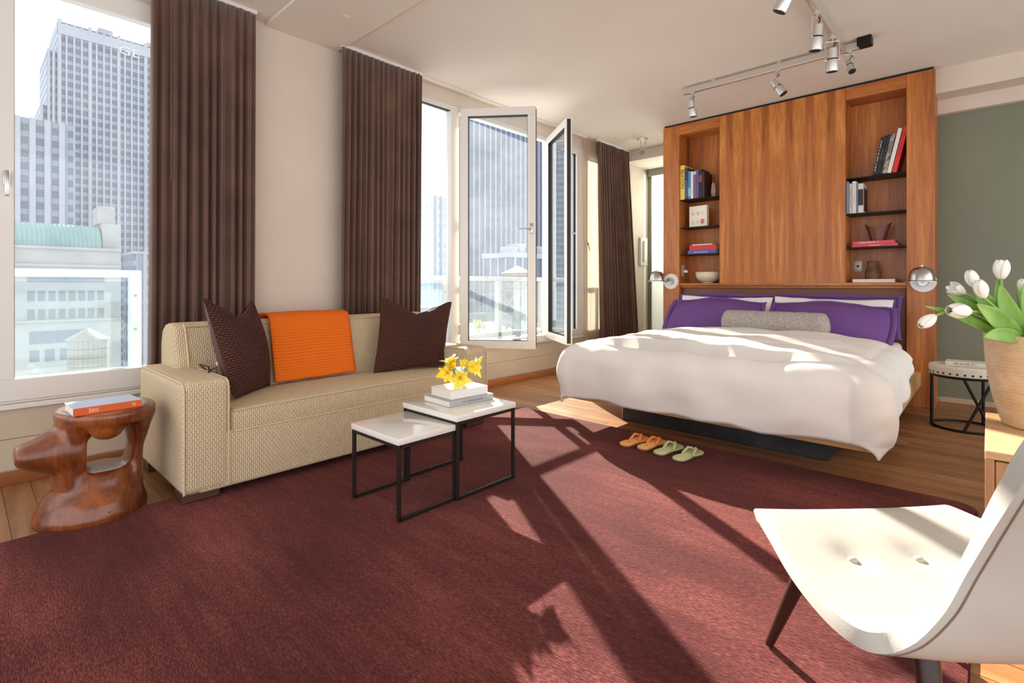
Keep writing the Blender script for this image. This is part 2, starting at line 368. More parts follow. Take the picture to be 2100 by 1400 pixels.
for (a, b) in ((-1.5, 1.22), (2.66, 6.42)):       # panels under the sills, in two courses with a joint
    for z0, z1 in ((0.085, 0.262), (0.266, 0.44)):
        build('panel', MB().rbox(XW - 0.001, XW + 0.012, a, b, z0, z1, 0.003, 1), M['panelwall'], wall_left)
for i, (a, b) in enumerate(((-2.2, 0.9), (0.9, 2.9), (2.9, 5.4), (5.4, 7.75))):
    build('baseboard_board', MB().rbox(XW - 0.001, XW + 0.018, a + 0.001, b - 0.001, 0, 0.078, 0.004, 2), M['base'], wall_left)
for i, (a, b) in enumerate(((-1.5, 1.22), (2.66, 6.42))):
    struct('trim_%d' % (i + 2), MB().rbox(XO, XW + 0.035, a, b, SILL - 0.028, SILL, 0.004, 2), M['frame'])
# back walls
GY = 6.62
struct('wall_back', MB().box(-0.5, X1, GY, GY + 0.1, 0, H), M['green'])
struct('baseboard_back', MB().rbox(-0.37, X1, GY - 0.015, GY + 0.01, 0, 0.05, 0.003, 1), plain('pale_baseboard', srgb(190, 168, 140), 0.5))
struct('trim_4', MB().box(-0.37, X1, 6.30, GY, 2.965, H), M['wall'])               # soffit over the green wall
struct('trim_5', MB().box(-0.37, X1, 6.55, GY + 0.01, 2.83, 2.968), M['wall'])
struct('wall_passage', MB().box(XO, -2.6, YB, YB + 0.1, 3.0, H).box(XO, -4.05, YB, YB + 0.1, 0, 3.0).box(XO, -2.6, YB + 1.3, YB + 1.4, 0, H).box(-2.7, -2.6, YB, YB + 1.4, 0, H).box(XO, -4.2, YB, YB + 1.4, 0, H).box(-2.70, -2.6, GY, YB, 0, H).box(-2.95, -0.4, GY - 0.02, GY + 0.06, 0, H), M['green'])
struct('trim_6', MB().box(XW, -2.7, 7.0, YB, 3.05, H), M['ceil'])
frosted = sheer_mat('frosted_glass', srgb(246, 248, 244), 0.97)
bl = bpy.data.lights.new('added_door_light', 'POINT'); blo = bpy.data.objects.new('added_door_light', bl); col.objects.link(blo); blo.location = (-3.4, YB + 0.7, 2.5); bl.energy = 260; bl.shadow_soft_size = 0.15; bl.color = (1.0, 1.0, 1.0)  # unseen lamp added behind the frosted pane to make it glow
wg = thing('frosted_glass_door', 'pale frosted glass door in the passage behind the bed wall', 'door', (-3.4, YB - 0.02, 0))
build('pane', MB().rbox(-4.05, -2.75, YB - 0.03, YB - 0.012, 0.02, 2.94, 0.003, 1), frosted, wg)
build('head_rail', MB().rbox(-4.1, -2.72, YB - 0.05, YB - 0.001, 2.94, 3.05, 0.004, 1), cm(150, 150, 140), wg)

# ------------------------------------------------------------------ windows
FX0, FX1 = -4.215, -4.135
def frame_rect(y0, y1, z0, z1, w, x0=FX0, x1=FX1):
    m = MB(); m.rbox(x0, x1, y0, y1, z0, z0 + w, 0.004, 1); m.rbox(x0, x1, y0, y1, z1 - w, z1, 0.004, 1)
    m.rbox(x0, x1, y0, y0 + w, z0 + w, z1 - w, 0.003, 1); m.rbox(x0, x1, y1 - w, y1, z0 + w, z1 - w, 0.003, 1); return m
def pane_at(parent, y0, y1, z0, z1, x=-4.176, mat='glass'):
    build('pane', MB().box(x - 0.004, x + 0.004, y0, y1, z0, z1), M[mat], parent, 0)
    g = MB()
    for a in (0, 1):
        yy = (y0, y1 - 0.006)[a]; g.box(x - 0.007, x + 0.03, yy, yy + 0.006, z0, z1)
        zz = (z0, z1 - 0.006)[a]; g.box(x - 0.007, x + 0.03, y0, y1, zz, zz + 0.006)
    build('gasket', g, M['gasket'], parent, 0)
def handle(parent, p, d_out, d_lever, L=0.14):
    p = Vector(p); o = Vector(d_out); l = Vector(d_lever)
    m = MB(); m.tube([p, p + o * 0.01], [0.019, 0.019], 14); m.tube([p, p + o * 0.05], 0.010, 10); m.tube([p + o * 0.045, p + o * 0.045 + l * L], [0.011, 0.009], 10)
    return build('handle', m, M['nickel'], parent)
# window_1
w1 = bpy.data.objects.new('window_1', None); col.objects.link(w1); w1.location = (FX0, 0, SILL); w1['kind'] = 'structure'
build('window_frame', frame_rect(-1.5, 1.22, SILL, HEAD, 0.05), M['frame'], w1)
build('mullion', MB().rbox(FX0, FX1, -0.06, 0.10, SILL + .03, HEAD - .03, 0.004, 1), M['frame'], w1)
build('sash', frame_rect(0.088, 1.17, SILL + 0.018, HEAD - 0.02, 0.125, -4.205, -4.118), M['frame'], w1)
build('sash', frame_rect(-1.45, -0.05, SILL + 0.018, HEAD - 0.02, 0.10, -4.205, -4.118), M['frame'], w1)
pane_at(w1, 0.21, 1.05, SILL + 0.095, HEAD - 0.10); pane_at(w1, -1.36, -0.14, SILL + 0.095, HEAD - 0.10)
hd = MB(); hd.rbox(-4.118, -4.104, 0.165, 0.195, 1.72, 1.80, 0.004, 2); hd.tube([(-4.11, .18, 1.79), (-4.062, .18, 1.79)], 0.010, 10); hd.rbox(-4.072, -4.052, 0.168, 0.192, 1.655, 1.80, 0.006, 2)
build('handle', hd, M['nickel'], w1)
# window_2
w2 = bpy.data.objects.new('window_2', None); col.objects.link(w2); w2.location = (FX0, 4.5, SILL); w2['kind'] = 'structure'
build('window_frame', frame_rect(2.66, 6.42, SILL, HEAD, 0.055), M['frame'], w2)
for (a, b) in ((3.505, 3.615), (5.10, 5.20), (5.80, 5.90)):
    build('mullion', MB().rbox(FX0, FX1 + 0.01, a, b, SILL + .03, HEAD - .03, 0.004, 1), M['frame'], w2)
pane_at(w2, 2.71, 3.512, SILL + 0.055, HEAD - 0.055, mat='glass2')
build('sash', frame_rect(5.19, 5.81, SILL + 0.02, HEAD - 0.03, 0.07, -4.205, -4.118), M['frame'], w2)
pane_at(w2, 5.255, 5.745, SILL + 0.085, HEAD - 0.095)
build('sash', frame_rect(5.88, 6.38, SILL + 0.02, HEAD - 0.03, 0.07, -4.205, -4.118), M['frame'], w2)
pane_at(w2, 5.945, 6.315, SILL + 0.085, HEAD - 0.095)
handle(w2, (-4.118, 5.93, 1.74), (1, 0, 0), (0, 0.3, -0.95), 0.12)
# the two casements standing open into the room
def casement(hy, ang, wdt, sgn):
    """hinged at (XW, hy); sgn +1 leaf runs towards +y when shut"""
    e = bpy.data.objects.new('casement', None); col.objects.link(e); e.parent = w2
    e.location = (XW + 0.03 - FX0, hy - 4.5, 0); e.rotation_euler = (0, 0, ang)
    z0, z1 = 0.02, HEAD - SILL - 0.03; w = 0.085
    m = MB()
    for (a, b, c, d) in ((0, wdt, z0, z0 + w), (0, wdt, z1 - w, z1), (0, w, z0 + w, z1 - w), (wdt - w, wdt, z0 + w, z1 - w)):
        m.rbox(-0.034, 0.034, a * sgn if sgn > 0 else -b, b * sgn if sgn > 0 else -a, c, d, 0.004, 1)
    build('sash_frame', m, M['frame'], e, world=False)
    y0, y1 = (w - .004, wdt - w + .004) if sgn > 0 else (-wdt + w - .004, -w + .004)
    build('pane', MB().box(-0.004, 0.004, y0, y1, z0 + w - .004, z1 - w + .004), M['glass2'], e, 0, world=False)
    g = MB()
    for yy in (y0, y1 - .007): g.box(-0.028, 0.028, yy, yy + .007, z0 + w, z1 - w)
    for zz in (z0 + w, z1 - w - .007): g.box(-0.028, 0.028, y0, y1, zz, zz + .007)
    ye = wdt if sgn > 0 else -wdt
    g.box(-0.030, 0.012, min(ye, ye + sgn * .006), max(ye, ye + sgn * .006), z0 + .02, z1 - .02)
    build('gasket', g, M['gasket'], e, 0, world=False)
    p = Vector((0.034, ye - sgn * 0.042, 1.27)) 
    h = MB(); h.rbox(0.03, 0.044, p.y - .016, p.y + .016, 1.22, 1.33, 0.004, 2); h.tube([p, p + Vector((.05, 0, 0))], 0.010, 10); h.tube([p + Vector((.045, 0, 0)), p + Vector((.045, -sgn * .13, 0))], [0.011, 0.009], 10)
    build('handle', h, M['nickel'], e, world=False)
    if True:
        hg = MB()
        for zz in (0.16, 1.25, 2.35): hg.tube([(0.02, -sgn * .012, zz), (0.02, -sgn * .012, zz + .11)], 0.011, 10)
        build('hinge', hg, M['frame'], e, world=False)
casement(3.615, -math.radians(52.8), 0.80, 1)
casement(5.10, math.radians(54.5), 0.86, -1)
# guards outside
def guard(y0, y1, posts, label):
    t = thing('guard_rail', label, 'railing', (-4.35, (y0 + y1) / 2, 0.53))
    xa, xb = -4.375, -4.32
    build('top_rail', MB().rbox(xa, xb, y0, y1, 1.203, 1.253, 0.006, 2), M['guardpaint'], t)
    build('bottom_rail', MB().rbox(xa, xb, y0, y1, 0.53, 0.59, 0.006, 2), M['guardpaint'], t)
    for p in posts: build('post', MB().rbox(xa, xb, p, p + 0.07, 0.40, 1.21, 0.006, 2), M['guardpaint'], t)
    for a, b in zip(posts[:-1], posts[1:]): build('pane', MB().box(-4.350, -4.342, a + .065, b + .005, 0.585, 1.207), M['guardglass'], t, 0)
    sm_ = MB().disc((-.002, 0, 0), (.004, 0, 0), .008, 10); sme = bpy.data.meshes.new('screw'); sme.from_pydata(sm_.v, [], sm_.f); sme.materials.append(M['metal']); o_ = world_loc(t)
    for p in posts:
        for zz in (0.62, 0.85, 1.08): piece('screw', sme, t, (xb - o_.x, p + .035 - o_.y, zz - o_.z))
    yy = y0 + .12
    while yy < y1 - .1:
        piece('screw', sme, t, (xb - o_.x, yy - o_.y, 1.235 - o_.z)); piece('screw', sme, t, (xb - o_.x, yy - o_.y, .56 - o_.z)); yy += 0.28
    for p in (posts[0], posts[-1]): build('bracket', MB().box(-4.34, XO + 0.02, p + .01, p + .06, 0.42, 0.47), M['guardpaint'], t)
guard(-1.4, 0.86, [-1.4, -0.4, 0.79], 'white framed glass guard outside the single window beside the carved stool')
guard(2.7, 6.35, [2.7, 3.55, 4.40, 5.22, 6.28], 'long white framed glass guard outside the open casement windows')

# ------------------------------------------------------------------ curtains
def curtain_mesh(top, bot, x, folds, amp, z0, z1, seed, lean=0.0, irr=1.0):
    rnd = random.Random(seed); n = folds * 10
    ph = [rnd.uniform(-1.3, 1.3) * irr for _ in range(folds + 2)]; am = [rnd.uniform(.4, 1.3) for _ in range(folds + 2)]
    def fn(u, v):
        k = u * folds; i = int(min(k, folds - 1)); f = k - i
        a = lerp(am[i], am[i + 1], f); p = lerp(ph[i], ph[i + 1], f)
        vv = 1 - v
        y = lerp(lerp(top[0], top[1], u), lerp(bot[0], bot[1], u), vv)
        w = math.sin(2 * PI * k + p * (0.4 + 1.2 * vv)); sh = 1.0 + 0.3 * vv
        yy = y + 0.35 * amp * math.cos(4 * PI * k + p) * (top[1] - top[0]) * (0.6)
        xx = x + amp * a * sh * (0.45 + .55 * min(1, vv * 4)) * (abs(w) ** 0.8) * (1 if w > 0 else -1) + 0.012 * nz(u * 6, v * 1.4, seed) + lean * vv
        return (xx, yy, lerp(z0, z1, v))
    return MB().grid(fn, n, 16, uv=lambda u, v: (u * 1.4, v * 3))
def curtain(label, top, bot, x, folds, amp, seed, lean=0.0, wand=None, z0=0.02):
    t = thing('curtain', label, 'curtain', (x, (top[0] + top[1]) / 2, 0))
    c = build('cloth', curtain_mesh(top, bot, x, folds, amp, z0, 3.172, seed, lean), M['curtain'], t, 180); solid(c, 0.006)
    hd_ = MB().rbox(x - .02, x + .02, top[0] - .01, top[1] + .01, 3.168, 3.196, 0.004, 1); build('track', hd_, M['frame'], t)
    if wand:
        build('wand', MB().tube([(x + .05, wand[0], 3.16), (x + .05, wand[0], wand[1])], 0.0035, 6), M['curtain'], t)
    return t
curtain('brown pleated curtain between the single window and the plaster pier', (0.85, 1.50), (0.83, 1.49), -4.01, 11, 0.030, 3, wand=(0.95, 1.85))
curtain('brown pleated curtain on the pier edge beside the open casements', (2.20, 3.03), (2.18, 3.0), -4.01, 15, 0.028, 5, wand=(2.97, 1.5))
curtain('brown pleated curtain flaring out at the bottom near the passage', (6.08, 6.92), (6.20, 7.22), -4.01, 17, 0.028, 8, wand=(6.06, 1.9))
def sheer(label, top, bot, x, folds, seed):
    c = build('sheer_curtain', curtain_mesh(top, bot, x, folds, 0.02, 0.03, 3.17, seed), M['sheer'], None, 180)
    tag(c, label, 'curtain')
sheer('narrow white sheer curtain beside the brown curtain at the single window', (0.87, 1.1), (0.83, 1.1), -4.085, 4, 2)
sheer('narrow white sheer curtain beside the flared brown curtain by the bed', (5.84, 6.2), (5.86, 6.26), -4.07, 6, 4)
struct('trim_7', MB().rbox(-4.06, -4.035, 3.03, 5.86, 3.172, 3.196, 0.003, 1), M['frame'])

# ------------------------------------------------------------------ rug
def rug():
    x0, x1, y0, y1, r = -3.20, -0.04, -1.9, 3.58, 0.10
    pts = []
    for cx_, cy_, a0 in ((x1 - r, y0 + r, -90), (x1 - r, y1 - r, 0), (x0 + .03, y1 - .03, 90), (x0 + .03, y0 + .03, 180)):
        rr = r if cx_ > -1 else 0.03
        for k in range(7): a = math.radians(a0 + k * 15); pts.append((cx_ + rr * math.cos(a), cy_ + rr * math.sin(a)))
    b = bmesh.new(); vs = [b.verts.new((p[0], p[1], 0.001)) for p in pts]; f = b.faces.new(vs)
    ex = bmesh.ops.extrude_face_region(b, geom=[f]); top = [e for e in ex['geom'] if isinstance(e, bmesh.types.BMVert)]
    for v in top: v.co.z = 0.014
    ed = [e for e in b.edges if all(v.co.z > .01 for v in e.verts)]
    bmesh.ops.bevel(b, geom=ed, offset=0.005, segments=2, affect='EDGES')
    b.verts.index_update(); m = MB(); m.add([v.co[:] for v in b.verts], [[v.index for v in q.verts] for q in b.faces]); b.free()
    tag(build('rug', m, M['rug'], None, 40), 'large burgundy wool rug under the sofa and nesting tables', 'rug')
rug()

# ------------------------------------------------------------------ sofa
SOFA_Y0, SOFA_Y1, SXF, SXB = 0.77, 2.96, -3.02, -3.96
so = thing('sofa', 'cream woven sofa with wide flat arms on dark block feet', 'sofa', (-3.5, 1.87, 0))
def soft_box(x0, x1, y0, y1, z0, z1, r, n=6, crown=0.0):
    m = MB().rbox(x0, x1, y0, y1, z0, z1, r, n); return m
build('base', soft_box(SXB, SXF - 0.006, 0.85, 2.88, 0.055, 0.36, 0.02), M['sofa'], so)
for a, b in ((SOFA_Y0, 1.005), (2.725, SOFA_Y1)):
    arm = build('arm', soft_box(SXB + 0.02, SXF, a, b, 0.055, 0.648, 0.045), M['sofa'], so)
    pp = MB()
    for yy in (a + .012, b - .012):
        pp.tube([(SXF - .004, yy, 0.07), (SXF - .004, yy, 0.60), (SXF - .02, yy, 0.63), (SXF - .05, yy, 0.641)], 0.006, 6)
        pp.tube([(SXF - .05, yy, 0.641), (SXB + .06, yy, 0.641)], 0.006, 6)
    build('piping', pp, M['piping'], arm)
def backfn():
    # reclined back: profile swept along y with rounded ends
    prof = [(-3.54, 0.42), (-3.575, 0.60), (-3.635, 0.80), (-3.665, 0.875), (-3.70, 0.905), (-3.76, 0.915), (-3.85, 0.91), (-3.905, 0.88), (-3.94, 0.80), (-3.955, 0.45)]
    m = MB(); ys = [(0.885, .84), (0.892, .93), (0.91, .985), (0.945, 1.0), (2.78, 1.0), (2.815, .985), (2.833, .93), (2.84, .84)]
    vs = []; k = len(prof)
    for y, s in ys:
        for (x, z) in prof: vs.append((lerp(-3.77, x, s), y, lerp(0.42, z, 1 - (1 - s) * .35)))
    fs = [(i * k + j, i * k + j + 1, (i + 1) * k + j + 1, (i + 1) * k + j) for i in range(len(ys) - 1) for j in range(k - 1)]
    fs.append(tuple(range(k))); fs.append(tuple((len(ys) - 1) * k + j for j in range(k)))
    return m.add(vs, fs)
bk = build('backrest', backfn(), M['sofa'], so, 60)
build('piping', MB().tube([(-3.56, .955, .5), (-3.60, .955, .70), (-3.66, .955, .87), (-3.70, .955, .908)], 0.006, 6).tube([(-3.675, 0.955, 0.892), (-3.675, 2.77, 0.892)], 0.006, 6), M['piping'], bk)
# long seat cushion, crowned
def cushion(x0, x1, y0, y1, z0, z1, r, crown):
    m = MB().rbox(x0, x1, y0, y1, z0, z1, r, 4); b = bmesh.new()
    vs = [b.verts.new(p) for p in m.v]
    for f in m.f: b.faces.new([vs[i] for i in f])
    for k in range(1, 12):
        yy = y0 + (y1 - y0) * k / 12; bmesh.ops.bisect_plane(b, geom=b.verts[:] + b.edges[:] + b.faces[:], plane_co=(0, yy, 0), plane_no=(0, 1, 0))
    for k in range(1, 6):
        xx = x0 + (x1 - x0) * k / 6; bmesh.ops.bisect_plane(b, geom=b.verts[:] + b.edges[:] + b.faces[:], plane_co=(xx, 0, 0), plane_no=(1, 0, 0))
    for v in b.verts:
        u = (v.co.y - y0) / (y1 - y0); w = (v.co.x - x0) / (x1 - x0)
        if v.co.z > (z0 + z1) / 2: v.co.z += crown * math.sin(PI * min(max(u, 0), 1)) ** .6 * (0.35 + .65 * math.sin(PI * min(max(w, 0), 1)))
    b.verts.index_update(); o = MB().add([v.co[:] for v in b.verts], [[v.index for v in f.verts] for f in b.faces]); b.free(); return o
sc_ = build('seat_cushion', cushion(-3.58, SXF - .006, 1.008, 2.722, 0.345, 0.468, 0.022, 0.028), M['sofa'], so, 50)
def crown_z(y): return 0.028 * math.sin(PI * min(max((y - 1.008) / 1.714, 0), 1)) ** .6 * .36
pc = MB()
for base in (0.352, 0.463):
    pc.tube([(SXF - .008, 1.02 + 1.69 * k / 14, base + (crown_z(1.02 + 1.69 * k / 14) if base > .4 else 0)) for k in range(15)], 0.0065, 6)
build('piping', pc, M['piping'], sc_)
for x, y in ((-3.12, 0.87), (-3.85, 0.87), (-3.12, 2.85), (-3.85, 2.85)):
    build('foot', MB().rbox(x - .07, x + .07, y - .09, y + .09, 0.0145 if x > -3.3 else 0.0, 0.062, 0.006, 1), plain('dark_block_wood', srgb(78, 48, 34), 0.5), so)

# pillows -------------------------------------------------------------
def pillow_pts(c, thick, chop=0.0, pinch=0.05, n=22, side=1, flange=0.0, ruch=0.0, seed=0):
    TL, TR, BR, BL = [Vector(p) for p in c]
    nrm = ((TR - TL) + (BR - BL)).cross((TL - BL) + (TR - BR)).normalized()
    dn = ((BL - TL) + (BR - TR)).normalized(); rt = ((TR - TL) + (BR - BL)).normalized(); W = ((TR - TL).length + (BR - BL).length) / 2
    def fn(u, v):
        p = TL.lerp(TR, u).lerp(BL.lerp(BR, u), v)
        su = math.sin(PI * u); sv = math.sin(PI * v)
        p = p + rt * (pinch * W * sv * (0.5 - u)) + dn * (pinch * W * su * (0.5 - v))
        p = p + dn * chop * max(0, 1 - abs(2 * u - 1) * 1.15) * (1 - v) ** 2
        h = thick * (max(su * sv, 0) ** 0.55)
        h += 0.012 * nz(u * 4 + seed, v * 3, seed) * (su * sv) ** .5 + 0.006 * nz(u * 12 + seed, v * 5, 2) * (su * sv) ** .3
        p = p + dn * 0.014 * nz(u * 5, seed * 3.3, v) * (1 - v)
        if ruch: h += ruch * su * sv * (math.sin(v * 2 * PI * 26 + 0.6 * nz(u * 9, v * 9, seed)) * .5)
        return tuple(p + nrm * (h * side))
    return fn
def pillow(name, label, corners, thick, front, back, chop=0.0, pinch=0.06, group=None, cat='pillow', seed=0, n=24, nv=None, extra=None, ruch=0.0):
    c = [Vector(p) for p in corners]; ctr = sum(c, Vector()) / 4; zmin = min(p.z for p in c)
    t = thing(name, label, cat, (ctr.x, ctr.y, zmin), group=group)
    W = (c[1] - c[0]).length; Hh = (c[3] - c[0]).length
    f1 = pillow_pts(corners, thick, chop, pinch, side=1, seed=seed, ruch=ruch); f2 = pillow_pts(corners, thick, chop, pinch, side=-1, seed=seed + 3)
    build('front_panel', MB().grid(f1, n, nv or n, uv=lambda u, v: (u * W, v * Hh)), front, t, 180)
    build('back_panel', MB().grid(f2, n, n, uv=lambda u, v: (u * W, v * Hh)), back, t, 180)
    if extra: extra(t, f1, f2)
    return t
def tie(t, f1, f2):
    m = MB(); p = Vector((-3.33, 0.99, 0.655))
    m.tube([p, p + Vector((.05, -.02, .03)), p + Vector((.03, -.06, .045)), p + Vector((0, -.02, .005))], 0.005, 6)
    m.tube([p, p + Vector((.04, .03, .02)), p + Vector((.06, .02, -.02)), p], 0.005, 6)
    m.tube([p, p + Vector((.03, -.03, -.03)), p + Vector((.05, -.04, -.06))], 0.005, 6)
    build('tie', m, M['brown2'], t)
    q = Vector(f2(0.12, 0.62)); build('care_tag', MB().box(q.x - .004, q.x + .01, q.y - .012, q.y - .004, q.z - .008, q.z + .008), M['whitepl'], t)
pillow('throw_pillow', 'ruched dark brown pillow with ties propped at the sofa arm by the stool', [(-3.33, 0.955, 1.075), (-3.70, 1.375, 1.04), (-3.535, 1.42, 0.475), (-3.215, 1.085, 0.485)], 0.12, M['ruched'], M['brown2'], chop=0.12, pinch=0.03, extra=tie, n=36, nv=110, ruch=0.004)
pillow('throw_pillow', 'ruched dark brown pillow leaning beside the orange throw at the far arm', [(-3.56, 2.285, 1.06), (-3.43, 2.92, 1.005), (-3.29, 2.72, 0.49), (-3.37, 2.10, 0.485)], 0.11, M['ruched'], M['brown2'], chop=0.12, pinch=0.05, n=36, nv=110, ruch=0.004)
# throw: folded blanket over the back
def throw():
    t = thing('throw_blanket', 'orange waffle knit throw folded over the sofa back', 'blanket', (-3.65, 1.76, 0.5))
    pr = [(-3.495, 0.497), (-3.535, 0.60), (-3.585, 0.74), (-3.628, 0.86), (-3.66, 0.915), (-3.715, 0.938), (-3.80, 0.942), (-3.90, 0.925), (-3.96, 0.87), (-3.985, 0.75), (-3.985, 0.62)]
    def fn(off, lo, y0s, y1s):
        def g(u, v):
            q = curve(pr, lerp(lo, 1, v)); y = lerp(lerp(y0s[0], y0s[1], v), lerp(y1s[0], y1s[1], v), u)
            return (q[0] + off * (1 if v < .55 else 0) + 0.006 * nz(u * 4, v * 5, off * 50), y, q[1] + 0.008 * nz(u * 3, v * 4, 7) + off * 0.6)
        return g
    a = build('layer', MB().grid(fn(0.012, 0.0, (1.43, 1.49), (2.02, 2.11)), 26, 40, uv=lambda u, v: (u * .6, v * .8)), M['waffle'], t, 180); solid(a, 0.012)
    b = build('layer', MB().grid(fn(-0.004, 0.03, (1.46, 1.50), (2.035, 2.12)), 26, 40, uv=lambda u, v: (u * .6, v * .8)), M['waffle'], t, 180); solid(b, 0.012)
throw()

# ------------------------------------------------------------------ nesting tables
def nest_table(label, x0, x1, y0, y1, z, bar):
    t = thing('nesting_table', label, 'table', ((x0 + x1) / 2, (y0 + y1) / 2, 0.014), group='nesting tables')
    zb = z - 0.032
    build('tabletop', MB().rbox(x0, x1, y0, y1, zb, z, 0.004, 2), M['lacquer'], t)
    i = bar / 2 + 0.004
    for x in (x0 + i, x1 - i):
        for y in (y0 + i, y1 - i): build('leg', MB().rbox(x - bar / 2, x + bar / 2, y - bar / 2, y + bar / 2, 0.0145, zb, 0.002, 1), M['bronze'], t)
        build('floor_runner', MB().rbox(x - bar / 2, x + bar / 2, y0 + i, y1 - i, 0.0145, 0.0145 + bar, 0.002, 1), M['bronze'], t)
        build('top_rail', MB().rbox(x - bar / 2, x + bar / 2, y0 + i, y1 - i, zb - bar, zb, 0.002, 1), M['bronze'], t)
    for y in (y0 + i, y1 - i): build('cross_rail', MB().rbox(x0 + i, x1 - i, y - bar / 2, y + bar / 2, zb - bar, zb, 0.002, 1), M['bronze'], t)
nest_table('taller white nesting table carrying books and yellow flowers', -2.53, -2.045, 1.775, 2.235, 0.462, 0.018)
nest_table('lower white nesting table with an empty top by the sofa', -2.495, -2.06, 1.42, 1.795, 0.416, 0.018)

# ------------------------------------------------------------------ books
def book(label, size, cover, loc, rot=(0, 0, 0), page_side='y', title=None, tmat=None, tsize=0.03, trot=None, group=None, spine=None, extra=None, stretch=1.0):
    """local: x thickness (spine width), y depth (spine at -y), z height"""
    w, d, h = size
    t = thing('book', label, 'book', loc, rot, group)
    c = MB(); e = 0.0025
    c.rbox(-w / 2, -w / 2 + e, -d / 2, d / 2, 0, h, 0.0008, 1); c.rbox(w / 2 - e, w / 2, -d / 2, d / 2, 0, h, 0.0008, 1); c.rbox(-w / 2, w / 2, -d / 2 - 0.001, -d / 2 + e, 0, h, 0.0009, 1)
    cv = build('cover', c, cover, t, world=False)
    build('pages', MB().box(-w / 2 + e, w / 2 - e, -d / 2 + e, d / 2 - 0.006, 0.004, h - 0.004), M['paper'], t, 0, world=False)
    if spine: build('spine_panel', MB().box(-w / 2 + .0004, w / 2 - .0004, -d / 2 - 0.0018, -d / 2, spine[1] * h, spine[2] * h), spine[0], cv, 0, world=False)
    if title and title.startswith('~'):
        n_, z0_, z1_, tall = [float(q) for q in title[1:].split()]; g_ = MB(); rn = random.Random(len(label)); zc = z0_ * h
        while zc < z1_ * h:
            st_ = (z1_ - z0_) * h / n_; hh_ = w * tall * rn.uniform(.6, 1); ox_ = rn.uniform(-.05, .05) * w
            g_.box(ox_ - hh_ / 2, ox_ + hh_ / 2, -d / 2 - .0022, -d / 2 - .0012, zc, zc + st_ * rn.uniform(.3, .6)); zc += st_ * (1.8 if rn.random() < .15 else 1)
        build('lettering', g_, tmat or M['black'], cv, 0, world=False, kind='stuff')
    elif title: text('lettering', title, tsize, tmat or M['black'], cv, (0, -d / 2 - 0.0022, h * (0.6 if trot == PI / 2 else 0.5)), (PI / 2, trot if trot is not None else PI / 2, 0), 0.0004, stretch)
    if extra: extra(t, cv, w, d, h)
    return t

# ------------------------------------------------------------------ bed wall bookcase
PF = 6.17; PB = 6.585
bc = thing('headboard_bookcase', 'full height walnut bed wall with two open shelf niches', 'bookcase', (-1.72, 6.38, 0))
XL0, XL1, XC0, XC1, XR0, XR1 = -3.075, -2.858, -2.358, -1.075, -0.578, -0.369
ZT = 3.168; NB = 1.178
build('pillar', MB().rbox(XL0, XL1, PF, PB, 0, ZT, 0.003, 1), M['walnutp'], bc)
build('pillar', MB().rbox(XR0, XR1, PF, PB, 0, ZT, 0.003, 1), M['walnutp'], bc)
build('centre_panel', MB().rbox(XC0 + .002, XC1 - .002, PF, PF + 0.05, NB - .012, ZT, 0.003, 1), M['walnut'], bc)
for a, b in ((XL1, XC0), (XC1, XR0)):
    build('niche_back', MB().box(a, b, 6.46, 6.50, NB, 3.05), M['walnutp'], bc, 0)
    build('niche_top', MB().rbox(a + .001, b - .001, PF, 6.50, 3.045, ZT, 0.002, 1), M['walnutx'], bc)
build('niche_side', MB().box(XC0 - .0005, XC0 + .03, PF + .04, 6.50, NB, 3.05), M['walnutp'], bc, 0)
build('niche_side', MB().box(XC1 - .03, XC1 + .0005, PF + .04, 6.50, NB, 3.05), M['walnutp'], bc, 0)
build('ledge', MB().rbox(XL1 + .001, XR0 - .001, PF - .004, 6.50, NB - .03, NB, 0.003, 1), M['walnutx'], bc)
build('headboard', MB().rbox(XL1 + .002, XR0 - .002, 6.235, 6.30, 0.30, 1.135, 0.012, 3), M['leatherbrown'], bc)
build('headboard_top', MB().rbox(XL1, XR0, 6.21, 6.5, 1.12, 1.15, 0.003, 1), M['walnutx'], bc)
build('recess_back', MB().box(XL1, XR0, 6.30, PB, 0, 1.12), M['walnutx'], bc, 0)
SHL = (2.228, 1.878, 1.54); SHR = (2.247, 1.883, 1.538)
for a, b, zs in ((XL1, XC0, SHL), (XC1, XR0, SHR)):
    for z in zs: build('shelf', MB().rbox(a + .001, b - .001, PF + .03, 6.462, z - .012, z, 0.002, 1), M['iron'], bc, label='thin dark metal shelf')
build('shadow_gap', MB().box(XL0 + .01, XR1 - .01, PF + .02, PB, ZT, H), M['black'], bc, 0)  # solid black strip standing in for the shade in the ceiling gap
op = build('outlet', MB().rbox(-1.05, -0.975, 6.452, 6.461, 1.295, 1.41, 0.004, 2), plain('steel_plate', srgb(190, 182, 170), 0.4, 0.3), bc)
build('jack', MB().disc((-1.012, 6.453, 1.352), (-1.012, 6.449, 1.352), 0.012, 12), M['black'], op)
oq = build('outlet', MB().rbox(-2.859, -2.851, 6.25, 6.325, 1.265, 1.41, 0.004, 2), plain('steel_plate2', srgb(190, 180, 165), 0.4, 0.3), bc)
build('plug', MB().rbox(-2.852, -2.80, 6.275, 6.305, 1.31, 1.345, 0.008, 2), M['whitepl'], oq)

